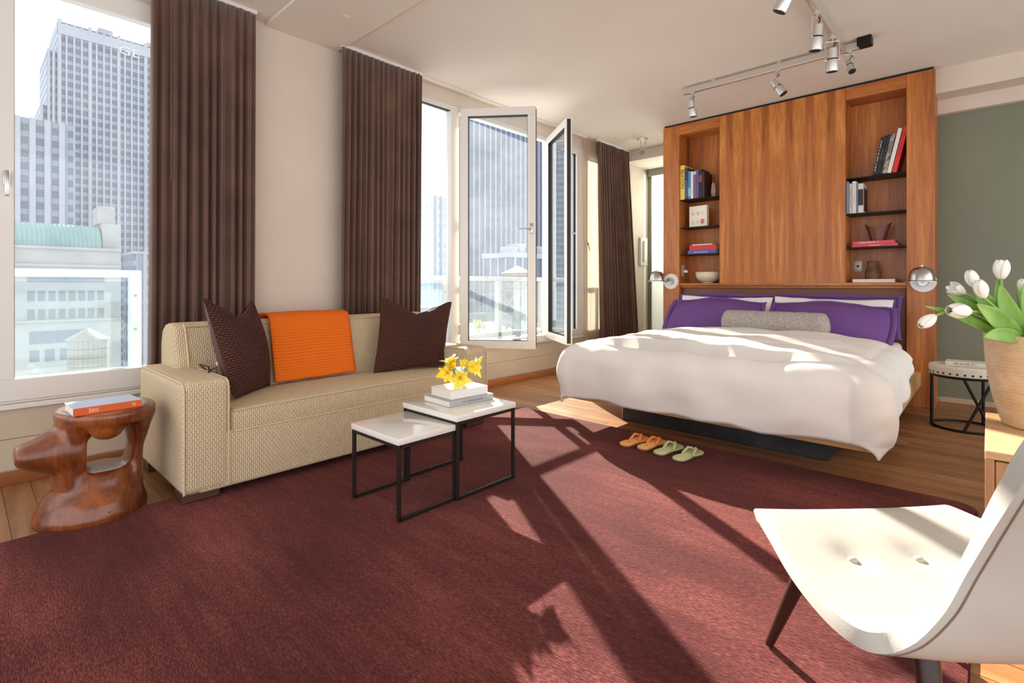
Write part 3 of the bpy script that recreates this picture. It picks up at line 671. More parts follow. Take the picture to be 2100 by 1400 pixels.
# left niche, top shelf of upright books
by = 6.19
def upright(label, x0, x1, h, z, cover, d=0.24, y=None, **kw):
    return book(label, (x1 - x0 - .0015, d, h), cover, ((x0 + x1) / 2, (y or by) + d / 2, z), **kw)
UB = 'upright books in the niche nearer the windows'
z = SHL[0] + .0005
upright('tall yellow book with a large black spine title', -2.855, -2.795, 0.43, z, cm(232, 200, 92), title='BEATON', tsize=0.062, tmat=M['black'], trot=PI / 2, group=UB, stretch=1.0)
upright('dark navy patterned book next to the tall yellow book', -2.794, -2.752, 0.39, z, cm(40, 46, 78), group=UB, spine=(cm(64, 84, 130), .05, .6))
upright('bright blue book between navy and white spines', -2.751, -2.718, 0.345, z, cm(60, 130, 190), group=UB, spine=(cm(150, 190, 215), .1, .4))
upright('slim white book next to the bright blue spine', -2.717, -2.686, 0.335, z, cm(226, 220, 208), group=UB)
upright('grey and plum spined book next to the slim white one', -2.685, -2.648, 0.34, z, cm(120, 96, 110), group=UB, spine=(cm(206, 196, 184), .86, .97))
upright('violet blue spined book near the end of the row', -2.647, -2.617, 0.35, z, cm(84, 86, 150), group=UB)
upright('black book with red and gold marks on its spine', -2.616, -2.575, 0.345, z, cm(38, 26, 28), group=UB, spine=(cm(150, 70, 44), .55, .8))
upright('dark brown book closing the row beside the stone figure', -2.574, -2.545, 0.31, z, cm(54, 34, 30), group=UB)
sf = thing('stone_figure', 'small pale stone and wood figure at the end of the upright books', 'figurine', (-2.47, 6.28, z))
build('body', MB().grid(lambda u, v: (-2.47 + .034 * math.cos(2 * PI * u) * (max(0, math.sin(PI * (0.12 + .88 * (v * .98)))) ** .35 * (1 - .25 * v)), 6.28 + .02 * math.sin(2 * PI * u) * (1 - .4 * v), z + .19 * v), 20, 12, closeu=True), M['stone'], sf, 60)
build('finial', MB().tube([(-2.468, 6.28, z + .17), (-2.466, 6.28, z + .22), (-2.468, 6.28, z + .275)], [0.014, 0.010, 0.004], 10), M['darkwood'], sf)
# second shelf: white picture book with coloured letters
def abc(t, cv, w, d, h):
    x = -w / 2 - .0008
    L = [('A', -.066, .165, (214, 120, 96)), ('B', 0.0, .165, (206, 96, 84)), ('C', .062, .165, (226, 150, 120)), ('C', -.066, .06, (170, 140, 170)), ('E', 0.0, .06, (214, 120, 110))]
    for ch, oy, oz, c in L: text('letter', ch, 0.058, cm(*c), cv, (x, -oy, oz), (PI / 2, 0, -PI / 2), 0.0004)
    g = MB()
    for k in range(8):
        a = k * PI / 4; g.tube([(x, -.062, .065), (x - .001, -.062 + .03 * math.cos(a), .065 + .034 * math.sin(a))], [0.010, .006], 6)
    build('flower_print', g, cm(222, 120, 140), cv, world=False)
book('square white book with coloured letters and flower on its cover', (0.05, 0.235, 0.262), cm(238, 230, 212), (-2.655, 6.29, SHL[1] + .001), (0, 0, PI / 2 - 0.12), extra=abc)
# third shelf: two lying books with a small white one
def lying(label, L, D, T, x, y, z, cover, rz=0.0, group=None, **kw):
    """lying flat: spine faces the bed (-y), length along x"""
    t = book(label, (T, D, L), cover, (0, 0, 0), group=group, trot=-PI / 2, **kw)
    t.rotation_euler = Matrix(((0, 0, 1), (0, 1, 0), (-1, 0, 0))).to_4x4().to_euler() if rz == 0 else (Matrix.Rotation(rz, 3, 'Z') @ Matrix(((0, 0, 1), (0, 1, 0), (-1, 0, 0)))).to_euler()
    R = Matrix.Rotation(rz, 3, 'Z'); off = R @ Vector((-L / 2, 0, 0))
    t.location = (x + off.x, y + off.y, z + T / 2); return t
z = SHL[2] + .001
lying('blue book lying flat under a thick red book', 0.345, 0.25, 0.042, -2.59, 6.335, z, cm(78, 92, 160), title='~14 .22 .72 .45', tmat=cm(200, 206, 226), tsize=.026)
lying('thick red book lying on a blue book in the niche', 0.33, 0.25, 0.062, -2.58, 6.34, z + .043, cm(206, 48, 56))
lying('thin cream booklet lying on the thick red book', 0.255, 0.18, 0.012, -2.585, 6.31, z + .106, cm(238, 226, 206))
# bowl
tb = thing('bowl', 'cream footed stoneware bowl in the niche beside the steel outlet', 'bowl', (-2.545, 6.31, NB))
build('body', MB().lathe([(0.06, 0), (0.062, .012), (.10, .025), (.135, .06), (.148, .10), (.150, .135), (.143, .135), (.138, .10), (.12, .06), (.05, .03), (0.001, .028)], (-2.545, 6.31, NB + .0005), 40), M['bowl'], tb)
# right niche: leaning books on the upper shelf
def leaner(label, x, h, w, cover, z, tilt, **kw):
    t = book(label, (w, 0.24, h), cover, (x, 6.20 + .12, z), group='leaning books in the niche by the green wall', **kw); t.rotation_euler = (0, tilt, 0); return t
z = SHR[0] + .003
T_ = 0.19
leaner('black paperback with white spine lettering, first of the leaning row', -0.838, 0.37, 0.024, cm(30, 28, 28), z + .002, T_, title='~22 .1 .93 .45', tmat=cm(220, 216, 208), tsize=.024)
leaner('plain black book second in the leaning row', -0.812, 0.38, 0.024, cm(34, 32, 32), z + .002, T_, title='~8 .4 .62 .35', tmat=cm(150, 146, 140), tsize=.018)
leaner('plain black book with faint title third in the leaning row', -0.786, 0.385, 0.024, cm(26, 25, 26), z + .002, T_, title='~8 .35 .6 .3', tmat=cm(130, 126, 120), tsize=.018)
leaner('book with mottled grey and blue picture spine among the leaners', -0.755, 0.385, 0.034, mottled('picture_spine', srgb(54, 58, 70), srgb(190, 170, 150), 26, .5, 0), z + .003, T_)
leaner('tall white book leaning against the red book', -0.718, 0.43, 0.032, cm(226, 222, 212), z + .003, T_ + .02)
leaner('tall red book leaning on the niche side', -0.678, 0.44, 0.036, cm(220, 44, 40), z + .003, T_ + .03, title='~18 .25 .85 .4', tmat=cm(120, 20, 20), tsize=.022)
# second shelf uprights
z = SHR[1] + .0005; UR = 'short upright row in the niche by the green wall'
upright('pale blue grey book against the niche side', -1.072, -1.046, 0.325, z, cm(120, 134, 160), group=UR)
upright('cream spined book with thin dark title', -1.045, -1.022, 0.305, z, cm(206, 190, 166), group=UR, title='~18 .2 .8 .4', tmat=cm(90, 70, 50), tsize=.016)
upright('thick white spined book in the short upright row', -1.021, -0.985, 0.325, z, cm(214, 208, 204), group=UR, title='~6 .35 .6 .25', tmat=cm(150, 140, 130), tsize=.016)
upright('slim blue grey spined book beside the black cover', -0.984, -0.970, 0.30, z, cm(108, 122, 150), group=UR)
def photo(t, cv, w, d, h):
    g = build('cover_photo', MB().rbox(w / 2, w / 2 + .0012, -d / 2 + .03, d / 2 - .01, .02, h * .86, 0.0004, 1), cm(40, 34, 34), cv, world=False)
upright('book with black and white spine photograph ending the upright row', -0.969, -0.925, 0.295, z, cm(214, 206, 198), group=UR, spine=(cm(44, 38, 38), .25, .8), extra=photo)
# third shelf: two red books and carved headrest
z = SHR[2] + .001
lying('lower red book with white title beneath its twin', 0.375, 0.24, 0.026, -0.835, 6.32, z, cm(206, 70, 76), title='of Hollywood', tmat=cm(250, 236, 230), tsize=.017)
lying('upper red book carrying the carved wooden headrest', 0.345, 0.24, 0.030, -0.845, 6.32, z + .0265, cm(214, 74, 86), title='~20 .15 .62 .4', tmat=cm(250, 236, 230), tsize=.017)
ch = thing('carved_headrest', 'dark carved wooden headrest with upswept corners on red books', 'carving', (-0.82, 6.31, z + .057))
def hrest(u, v):
    a = 2 * PI * u; c, s = math.cos(a), math.sin(a)
    wv = lerp(.062, .115, v ** 1.4); dv = lerp(.045, .055, v)
    zz = v * (0.13 + .055 * c * c * v)
    return (-0.82 + wv * c, 6.31 + dv * s, z + .057 + zz)
hm = MB().grid(hrest, 36, 12, closeu=True)
hm.add([hrest(i / 36, 0) for i in range(36)], [tuple(range(36))])
o0 = len(hm.v); hm.add([hrest(i / 36, 1) for i in range(36)] + [(-0.82, 6.31, z + .057 + .105)], [(i, (i + 1) % 36, 36) for i in range(36)])
build('body', hm, M['darkwood'], ch, 50)
# bottom right: pot and white book
lying('thick white book lying on the ledge under the clay pot', 0.35, 0.24, 0.034, -0.845, 6.33, NB + .001, cm(228, 220, 206))
cp = thing('carved_pot', 'brown carved clay pot standing on a white book', 'pot', (-0.87, 6.35, NB + .036))
def potf(u, v):
    a = 2 * PI * u; r = 0.058 * (1 + .16 * math.sin(PI * v * 1.6 + .4) - .08 * v) + .006 * nz(math.cos(a) * 2, math.sin(a) * 2, v * 7)
    return (-0.87 + r * math.cos(a), 6.35 + r * math.sin(a), NB + .036 + .185 * v)
pm = MB().grid(potf, 32, 24, closeu=True); pm.add([potf(i / 32, 0) for i in range(32)], [tuple(range(32))])
pm.add([potf(i / 32, 1) for i in range(32)] + [(-0.87 + .04 * math.cos(2 * PI * i / 32), 6.35 + .04 * math.sin(2 * PI * i / 32), NB + .21) for i in range(32)], [(i, (i + 1) % 32, 32 + (i + 1) % 32, 32 + i) for i in range(32)] + [tuple(range(32, 64))])
build('body', pm, M['pot'], cp, 60)

# ------------------------------------------------------------------ sconces
def sconce(label, bx, bz, dx, dy):
    t = thing('wall_lamp', label, 'lamp', (bx, PF, bz))
    build('wall_plate', MB().disc((bx, PF, bz), (bx, PF - .018, bz), 0.10, 40, 0.096), M['whitepl'], t)
    cx_, cy_, cz_ = bx + dx, PF + dy, bz + 0.0
    build('hub', MB().disc((bx, PF - .015, bz), (bx, PF - .05, bz), 0.048, 24, 0.04).disc((bx, PF - .05, bz), (bx, PF - .065, bz), 0.02, 16), M['nickel'], t)
    build('arm', MB().tube([(bx, PF - .05, bz), (lerp(bx, cx_, .4), lerp(PF - .05, cy_, .4), bz + .004), (cx_, cy_, cz_ + .03)], 0.010, 10), M['nickel'], t)
    prof = [(0.001, 0.135), (0.03, .132), (.06, .118), (.082, .092), (.094, .055), (.098, .012), (.122, .004), (.122, .0), (.096, .004), (.090, .055), (.078, .088), (.055, .112), (.03, .126), (.001, .129)]
    sh = build('lamp_shade', MB().lathe(prof, (cx_, cy_, cz_), 40), M['nickel'], t)
    build('knob', MB().disc((cx_, cy_, cz_ + .134), (cx_, cy_, cz_ + .148), .010, 12), M['nickel'], sh)
    build('bulb', MB().lathe([(.001, -.004), (.028, .008), (.036, .04), (.022, .08), (.018, .10), (.001, .11)], (cx_, cy_, cz_), 20), M['whitepl'], t)
sconce('domed nickel wall lamp on the walnut pillar nearer the windows', -2.965, 1.20, -0.11, -0.17)
sconce('domed nickel wall lamp on the walnut pillar by the green wall', -0.452, 1.185, 0.008, -0.25)

# ------------------------------------------------------------------ bed
bed = thing('bed', 'wide platform bed with tan woven edge on a black steel plinth', 'bed', (-1.54, 4.8, 0))
build('plinth', MB().rbox(-2.30, -0.77, 3.86, 5.95, 0.0, 0.205, 0.004, 1), M['steel'], bed)
build('platform', MB().rbox(-2.60, -0.47, 3.50, 6.225, 0.20, 0.335, 0.012, 2), M['cane'], bed)
build('mattress', MB().rbox(-2.50, -0.61, 3.56, 6.20, 0.335, 0.60, 0.05, 4), M['pwhite'], bed)
def duvet():
    cx_, hw = -1.54, 0.955; yf = 3.57; yh = 5.17; zt = 0.655; R = 0.13
    L = 0.50     # overhang in cloth length
    nu, nv = 150, 110
    def fn(u, v):
        # v 0 = foot hem, 1 = head edge
        q = lerp(-0.50, yh - yf, v)          # distance in from the foot edge
        tf = max(0.0, min(1.0, (yh - yf - max(q, 0)) / (yh - yf)))
        ovl = lerp(0.34, 0.47, tf ** .8); ovr = lerp(0.10, 0.47, tf ** .9)
        p = lerp(-(hw + ovl), hw + ovr, u)
        px = max(abs(p) - hw, 0.0) * (1 if p > 0 else -1); qf = max(-q, 0.0)
        d = math.hypot(px, qf); d4 = (abs(px) ** 5 + qf ** 5) ** .2
        bx, by_ = max(min(p, hw), -hw), max(q, 0.0)
        # quilt loft: fat in the middle, wrinkles
        edge = min(hw - abs(bx) + .0, .5) / .5
        loft = 0.075 * (max(edge, 0) ** .5) + 0.03 * nz(bx * 1.7, by_ * 1.7, 4)
        loft += 0.014 * nz(bx * 5 + by_ * 2, by_ * 4, 9) + 0.007 * nz(bx * 3 - by_ * 14, by_ * 3 + bx * 4, 5)
        zz = zt + (loft if d == 0 else 0.03 * nz(bx * 1.7, by_ * 1.7, 4) + 0.012 * nz(bx * 5 + by_ * 2, by_ * 4, 9)) 
        if d > 0:
            d5 = lerp(d4, d, .22); ang = min(d5 / R, PI / 2); out = R * math.sin(ang); dn = R * (1 - math.cos(ang)) + max(0, d5 - R * PI / 2) * .97
            ox, oy = px / d, -qf / d
            s_ = (bx * 1.0 + by_ * 1.3) + (0.28 * math.atan2(px, qf) if qf > 0 else .44 * (1 if px > 0 else -1))
            fold = min(1, dn / .3)
            w = 0.030 * fold * math.sin(s_ * 11 + 2 * nz(s_ * 1.5, 3)) * (0.55 + .45 * nz(s_ * 1.1, 8.2)) + 0.02 * fold * nz(s_ * 3, d * 5, 2) + 0.007 * nz(s_ * 9 + d * 4, d * 7, 6)
            if px > 0 or qf == 0: w *= 1.0
            out += w + 0.035 * math.sin(PI * min(1, dn / .42)) 
            cn = (2 * abs(ox * oy)) ** 2; out *= 1 + (0.6 if px > 0 else 0.25) * cn
            x = cx_ + bx + ox * out; y = yf + by_ + oy * out; zz -= dn * (1 - .06 * cn)
            hem = 0.02 * nz(s_ * 2.2, 5.1); zz += hem * fold
        else: x, y = cx_ + bx, yf + by_
        if v > .93: zz -= (v - .93) * 0.5
        return (x, y, max(zz, 0.135))
    m = MB().grid(fn, nu, nv, uv=lambda u, v: (u * 3, v * 2))
    t = thing('duvet', 'puffy white duvet draped over the foot and sides of the bed', 'duvet', (cx_, 4.2, 0.6))
    o = build('cover', m, M['duvet'], t, 180); solid(o, 0.018, 1)
    hm_ = MB().tube([fn(k / 150, 0) for k in range(151)], 0.006, 6); build('hem', hm_, M['duvet'], t)
duvet()
# bed pillows
def bedpillow(label, x0, x1, zt, zb, ytop, ybot, mat, thick, flange=0, seed=0, droop=0.0, pin=.03):
    c = [(x0, ytop, zt), (x1, ytop, zt - droop), (x1, ybot, zb), (x0, ybot, zb)]
    def ex(t, f1, f2):
        if flange:
            C = [Vector(p) for p in c]; ctr = sum(C, Vector()) / 4
            fr = MB(); vs = []
            n = 24; ring = []
            for e in range(4):
                a, b = C[e], C[(e + 1) % 4]
                for k in range(n): ring.append((a.lerp(b, k / n), e, k))
            for (p, e, k) in ring:
                q = Vector(f1([k / n, 1, 1 - k / n, 0][e], [0, k / n, 1, 1 - k / n][e])); dirv = (p - ctr); o_ = Vector((dirv.x, 0, dirv.z)).normalized() * flange
                if k == 0: o_ *= 1.25
                vs.append(q); vs.append(q + o_ + Vector((0, 0.012 * nz(p.x * 9, p.z * 9, seed) , 0.010 * nz(p.x * 7, p.z * 5, seed + 2))))
            k2 = len(ring); fr.add(vs, [(2 * i, 2 * i + 1, 2 * ((i + 1) % k2) + 1, 2 * ((i + 1) % k2)) for i in range(k2)])
            o = build('flange', fr, mat, t, 180); solid(o, .006)
    return pillow('bed_pillow', label, c, thick, mat, mat, pinch=pin, seed=seed, extra=ex, n=28)
bedpillow('purple flanged pillow standing at the headboard on the window side', -2.79, -1.735, 1.03, 0.66, 6.14, 6.02, M['purple'], 0.07, .045, 1, pin=.035)
bedpillow('purple flanged pillow standing at the headboard on the green wall side', -1.665, -0.645, 1.03, 0.66, 6.14, 6.02, M['purple'], 0.07, .045, 2, pin=.035)
bedpillow('white pillow sandwiched between purple pillows on the window side', -2.73, -1.71, 1.03, 0.65, 5.985, 5.80, M['pwhite'], 0.06, 0, 3, .015, .03)
bedpillow('white pillow sandwiched between purple pillows on the green wall side', -1.69, -0.655, 1.03, 0.65, 5.985, 5.80, M['pwhite'], 0.06, 0, 4, .02, .03)
bedpillow('purple flanged pillow lying in front on the window side', -2.70, -1.77, 0.955, 0.63, 5.79, 5.46, M['purple'], 0.16, .05, 5, .0, -.035)
bedpillow('purple flanged pillow lying in front on the green wall side', -1.61, -0.66, 0.955, 0.63, 5.79, 5.46, M['purple'], 0.16, .05, 6, .03, -.035)
bo = thing('bolster', 'grey boucle bolster cushion lying before the purple pillows', 'cushion', (-1.50, 5.27, 0.62))
def bolf(u, v):
    a = 2 * PI * u; e = abs(2 * v - 1); r = 0.128 * (1 - max(0, (e - .86) / .14) ** 3 * .75); x = lerp(-1.99, -1.03, v)
    r += .004 * nz(x * 14, math.cos(a) * 3, math.sin(a) * 3)
    return (x, 5.27 + .03 * (v - .5) * -2 + r * 1.0 * math.cos(a), 0.775 + r * math.sin(a))
bm_ = MB().grid(bolf, 40, 60, closeu=True); bm_.add([bolf(i / 40, 0) for i in range(40)], [tuple(range(40))]); bm_.add([bolf(i / 40, 1) for i in range(40)], [tuple(range(40))])
build('body', bm_, M['boucle'], bo, 80)

# ------------------------------------------------------------------ round side table
st = thing('side_table', 'round ivory drum side table with dark studs and crossed iron legs', 'table', (-0.135, 5.53, 0))
TX, TY, TR = -0.135, 5.53, 0.235
build('tabletop', MB().lathe([(0.001, .43), (TR - .01, .43), (TR, .437), (TR, .498), (TR - .008, .506), (.001, .506)], (TX, TY, 0), 56), M['ivory'], st)
nail = bpy.data.meshes.new('stud'); nb = MB().lathe([(.001, -.003), (.009, -.003), (.0075, .002), (.003, .005), (.001, .0052)], (0, 0, 0), 10); nail.from_pydata(nb.v, [], nb.f); nail.materials.append(M['black'])
for k in range(32):
    a = 2 * PI * k / 32; piece('stud', nail, st, (TR * math.cos(a), TR * math.sin(a), .452), (0, PI / 2, a))
ring = lambda z, r: [(TX + r * math.cos(2 * PI * k / 48), TY + r * math.sin(2 * PI * k / 48), z) for k in range(49)]
build('foot_ring', MB().tube(ring(.010, .215), .0095, 8, False), M['iron'], st)
build('top_ring', MB().tube(ring(.420, .215), .0095, 8, False), M['iron'], st)
for k in (186, 62):
    a = math.radians(k); p = (TX + .215 * math.cos(a), TY + .215 * math.sin(a))
    build('leg', MB().tube([(p[0], p[1], .01), (p[0], p[1], .42)], .011, 10), M['iron'], st)
for a, b in ((268, 318), (318, 268)):
    a, b = math.radians(a), math.radians(b)
    build('cross_leg', MB().tube([(TX + .215 * math.cos(a), TY + .215 * math.sin(a), .42), (TX + .215 * math.cos(b), TY + .215 * math.sin(b), .01)], .010, 8), M['iron'], st)
lying('pale paperback with dark title lying on the round side table', 0.26, 0.17, 0.028, -0.13, 5.55, .5065, cm(214, 208, 190), 0.0, title='~14 .2 .72 .45', tmat=cm(60, 56, 50), tsize=.018)

# ------------------------------------------------------------------ sandals
def sandal(label, x, y, rz, sole, strap, dark, mirror, group):
    t = thing('sandal', label, 'sandal', (x, y, 0.0145), (0, 0, rz), group)
    out = [(-.038, -.125), (-.046, -.09), (-.044, -.04), (-.038, .0), (-.042, .05), (-.05, .09), (-.042, .125), (-.018, .142), (.012, .142), (.038, .122), (.048, .085), (.044, .03), (.036, -.02), (.040, -.06), (.042, -.10), (.032, -.13), (.0, -.142)]
    out = [(a * mirror, b) for a, b in out]
    # smooth outline
    P = []
    n = len(out)
    for i in range(n):
        for k in range(3):
            u = k / 3; p0, p1, p2, p3 = out[i - 1], out[i], out[(i + 1) % n], out[(i + 2) % n]
            P.append(tuple(0.5 * (2 * b + (c - a) * u + (2 * a - 5 * b + 4 * c - d) * u * u + (3 * b - a - 3 * c + d) * u ** 3) for a, b, c, d in zip(p0, p1, p2, p3)))
    k = len(P)
    def slab(z0, z1, s):
        m = MB(); rows = [(z0, s * .97), (z0 + .002, s), (z1 - .003, s), (z1, s * .96)]; vs = [(a * q, b * q, zz) for zz, q in rows for a, b in P]
        fs = [(i * k + j, i * k + (j + 1) % k, (i + 1) * k + (j + 1) % k, (i + 1) * k + j) for i in range(3) for j in range(k)]
        fs += [tuple(range(k)), tuple(3 * k + j for j in range(k))]; return m.add(vs, fs)
    build('outsole', slab(0, .012, 1.0), dark, t, 50, False); build('insole', slab(.010, .024, .99), sole, t, 50, False)
    toe = Vector((-.008 * mirror, .085, .024))
    for sx in (-1, 1):
        e = Vector((sx * .040, -.005, .020)); m_ = toe.lerp(e, .5) + Vector((sx * .008, 0, .032))
        pts = [toe + Vector((0, 0, .006)), toe.lerp(m_, .5) + Vector((0, 0, .010)), m_, e.lerp(m_, .4), e]
        sp = build('strap', MB().tube(pts, [.006, .008, .010, .010, .008], 8), strap, t, 60, False)
    build('toe_post', MB().tube([toe + Vector((0, 0, -.004)), toe + Vector((0, 0, .014))], .005, 8), strap, t, 60, False)
    build('knot', MB().tube([toe + Vector((-.016, -.005, .014)), toe + Vector((0, -.004, .022)), toe + Vector((.016, -.005, .014))], [.006, .010, .006], 8), strap, t, 60, False)
    build('print', MB().rbox(-.012, .012, -.075, -.055, .0235, .0246, .0004, 1), strap, t, 0, False)
oc, os_, gc, gs = cm(236, 168, 96, .8), cm(228, 128, 52, .7), cm(196, 196, 146, .8), cm(178, 182, 128, .7)
sandal('orange cloth sandal of the pair beside the bed, nearer the windows', -1.865, 3.305, math.radians(-9), oc, os_, cm(120, 70, 36), 1, 'orange sandals')
sandal('orange cloth sandal of the pair beside the bed, next to the green pair', -1.74, 3.32, math.radians(-6), oc, os_, cm(120, 70, 36), -1, 'orange sandals')
sandal('pale green cloth sandal of the pair beside the bed, next to the orange pair', -1.60, 3.295, math.radians(-8), gc, gs, cm(70, 62, 40), 1, 'green sandals')
sandal('pale green cloth sandal of the pair beside the bed, farther from the orange pair', -1.455, 3.27, math.radians(-8), gc, gs, cm(70, 62, 40), -1, 'green sandals')

# ------------------------------------------------------------------ carved stool
def stool():
    t = thing('carved_stool', 'polished tree root stool with a round hole and side horn', 'stool', (-3.33, 0.46, 0))
    bm = bmesh.new()
    def blob(c, s, rot=None):
        m = Matrix.Translation(c)
        if rot: m = m @ rot
        bmesh.ops.create_icosphere(bm, subdivisions=3, radius=1, matrix=m @ Matrix.Diagonal((*s, 1)))
    def loft(rings):
        n = 28; vs = []
        for (x, y, z, rx, ry) in rings:
            vs.append([bm.verts.new((x + rx * math.cos(2 * PI * k / n), y + ry * math.sin(2 * PI * k / n), z)) for k in range(n)])
        for a, b in zip(vs[:-1], vs[1:]):
            for k in range(n): bm.faces.new((a[k], a[(k + 1) % n], b[(k + 1) % n], b[k]))
        bm.faces.new(vs[0][::-1]); bm.faces.new(vs[-1])
    X = -3.33; Y = .46
    # flared base
    loft([(X + .0, Y - .005, 0.0, .235, .225), (X, Y - .005, .03, .24, .232), (X, Y, .10, .215, .205), (X - .01, Y + .01, .15, .18, .168), (X - .01, Y + .03, .20, .16, .15), (X - .01, Y + .035, .228, .13, .14)])
    # left column swelling into the horn, thin right column
    loft([(X - .01, Y - .06, .14, .14, .10), (X, Y - .085, .20, .125, .075), (X, Y - .105, .29, .115, .06), (X, Y - .10, .36, .12, .062), (X, Y - .05, .47, .16, .10)])
    loft([(X - .02, Y + .14, .10, .13, .07), (X - .01, Y + .166, .22, .105, .04), (X, Y + .176, .32, .10, .034), (X, Y + .18, .41, .125, .055), (X, Y + .18, .49, .16, .085)])
    loft([(X, Y + .055, .445, .15, .15), (X, Y + .055, .462, .215, .185), (X, Y + .055, .478, .235, .205), (X, Y + .055, .525, .24, .21), (X, Y + .055, .535, .225, .20)])
    blob((X + .17, Y + .03, .445), (.05, .07, .05))
    # horn: a broad wedge cut off at the tip
    n = 20; rings_ = []
    for (dy, zc, rx, rz) in ((-.04, .34, .115, .14), (-.10, .348, .118, .132), (-.17, .345, .108, .108), (-.235, .348, .095, .076), (-.285, .352, .082, .047), (-.292, .352, .06, .03)):
        rings_.append([bm.verts.new((X + .02 + rx * math.cos(2 * PI * k / n), Y + dy, zc + rz * math.sin(2 * PI * k / n))) for k in range(n)])
    for a, b in zip(rings_[:-1], rings_[1:]):
        for k in range(n): bm.faces.new((a[k], b[k], b[(k + 1) % n], a[(k + 1) % n]))
    bm.faces.new(rings_[0]); bm.faces.new(rings_[-1][::-1])
    me = bpy.data.meshes.new('body'); bm.to_mesh(me); bm.free()
    o = bpy.data.objects.new('tmp', me); col.objects.link(o)
    r = o.modifiers.new('r', 'REMESH'); r.mode = 'VOXEL'; r.voxel_size = 0.011
    s = o.modifiers.new('s', 'SMOOTH'); s.iterations = 9; s.factor = .6
    dg = bpy.context.evaluated_depsgraph_get(); me2 = bpy.data.meshes.new_from_object(o.evaluated_get(dg)); bpy.data.objects.remove(o)
    mb = MB(); mb.add([(v.co.x + .004 * nz(v.co.x * 9, v.co.y * 9, v.co.z * 9), v.co.y + .004 * nz(v.co.z * 9, v.co.y * 9, 3), max(v.co.z, 0.0) if v.co.z > .01 else 0.0) for v in me2.vertices], [tuple(p.vertices) for p in me2.polygons])
    build('body', mb, M['stool'], t, 180)
    ck = MB()
    for pts in ([(X + .225, Y + .03, .06), (X + .215, Y + .02, .02)], [(X + .19, Y + .11, .03), (X + .185, Y + .115, .075)]):
        ck.tube(pts, [.004, .002], 5)
    build('crack', ck, plain('crack_dark', srgb(26, 12, 8), .8), t)
stool()
lying('orange spined book with silver cover lying on the carved stool', 0.27, 0.20, 0.036, -3.26, 0.49, .5325, cm(186, 192, 206), PI / 2 + .06, spine=(cm(222, 96, 34), 0.0, 1.0), extra=lambda t, cv, w, d, h: build('publisher_mark', MB().tube([(.006 * math.cos(k * PI / 6), -d / 2 - .002, h * .88 + .006 * math.sin(k * PI / 6)) for k in range(13)], .0012, 5, False), cm(244, 214, 190), cv, world=False), title='~7 .22 .36 .7', tmat=cm(240, 200, 170), tsize=.022)

# ------------------------------------------------------------------ things on the tall nesting table
lying('large grey book lying on the tall nesting table', 0.33, 0.255, 0.034, -2.335, 2.04, .463, cm(176, 176, 174), PI / 2 - .05, title='~14 .3 .8 .4', tmat=cm(120, 120, 124), tsize=.02)
lying('thick white book stacked on the large grey book', 0.27, 0.21, 0.048, -2.335, 2.045, .498, cm(240, 236, 230), PI / 2 - .09)
VX, VY, VZ = -2.335, 2.05, 0.547
gv = thing('bud_vase', 'small clear glass vase standing on a white book', 'vase', (VX, VY, VZ))
build('glass_body', MB().lathe([(.001, 0), (.03, 0), (.036, .012), (.032, .03), (.030, .05), (.044, .075), (.048, .095), (.040, .108), (.038, .108), (.045, .094), (.041, .076), (.026, .05), (.028, .03), (.031, .014), (.001, .010)], (VX, VY, VZ), 28), M['vaseglass'], gv)
def lily(label, tip, facing, size, seed):
    t = thing('yellow_flower', label, 'flower', (VX, VY, VZ + .03), group='yellow flowers in the bud vase')
    c = Vector((VX, VY, VZ + .03)); p = Vector(tip); f = Vector(facing).normalized()
    build('stem', MB().tube([c, c.lerp(p, .5) + Vector((0, 0, .03)), p - f * size * .6], .0028, 6), M['stem'], t)
    up = f.orthogonal().normalized(); rt = f.cross(up)
    for k in range(6):
        a = k * PI / 3 + seed; d = up * math.cos(a) + rt * math.sin(a); w_ = f.cross(d)
        L = size * (1.0 if k % 2 else .85)
        def fn(u, v):
            s = (u - .5) * 2; wd = size * .40 * math.sin(PI * min(.97, .12 + v * .88)) ** .8
            q = p - f * size * .6 + f * (L * (1.05 * v - .25 * v * v)) + d * (L * (.15 * v + .62 * v * v * v)) + w_ * (s * wd) + d * (-.12 * size * s * s * (1 - v))
            return tuple(q)
        o = build('petal', MB().grid(fn, 5, 7), M['petaly'], t, 180); solid(o, .001)
    build('stamen', MB().tube([p - f * size * .4, p + f * size * .25], [.006, .003], 6), cm(240, 170, 20), t)
lily('yellow flower pointing up at the top of the bud vase', (VX - .03, VY - .05, .70), (-.1, -.3, 1), 0.081, 0)
lily('yellow flower drooping toward the sofa side of the bud vase', (VX - .02, VY - .09, .625), (.3, -.8, -.35), 0.088, .4)
lily('yellow flower facing the room over the rim of the bud vase', (VX + .065, VY - .05, .60), (1, -.55, -.25), 0.088, .2)
lily('yellow flower reaching sideways away from the sofa', (VX + .05, VY + .09, .655), (.35, 1, -.1), 0.094, .7)
lily('small yellow flower bud standing in the middle of the bud vase', (VX, VY + .03, .69), (0, .3, 1), 0.056, .1)

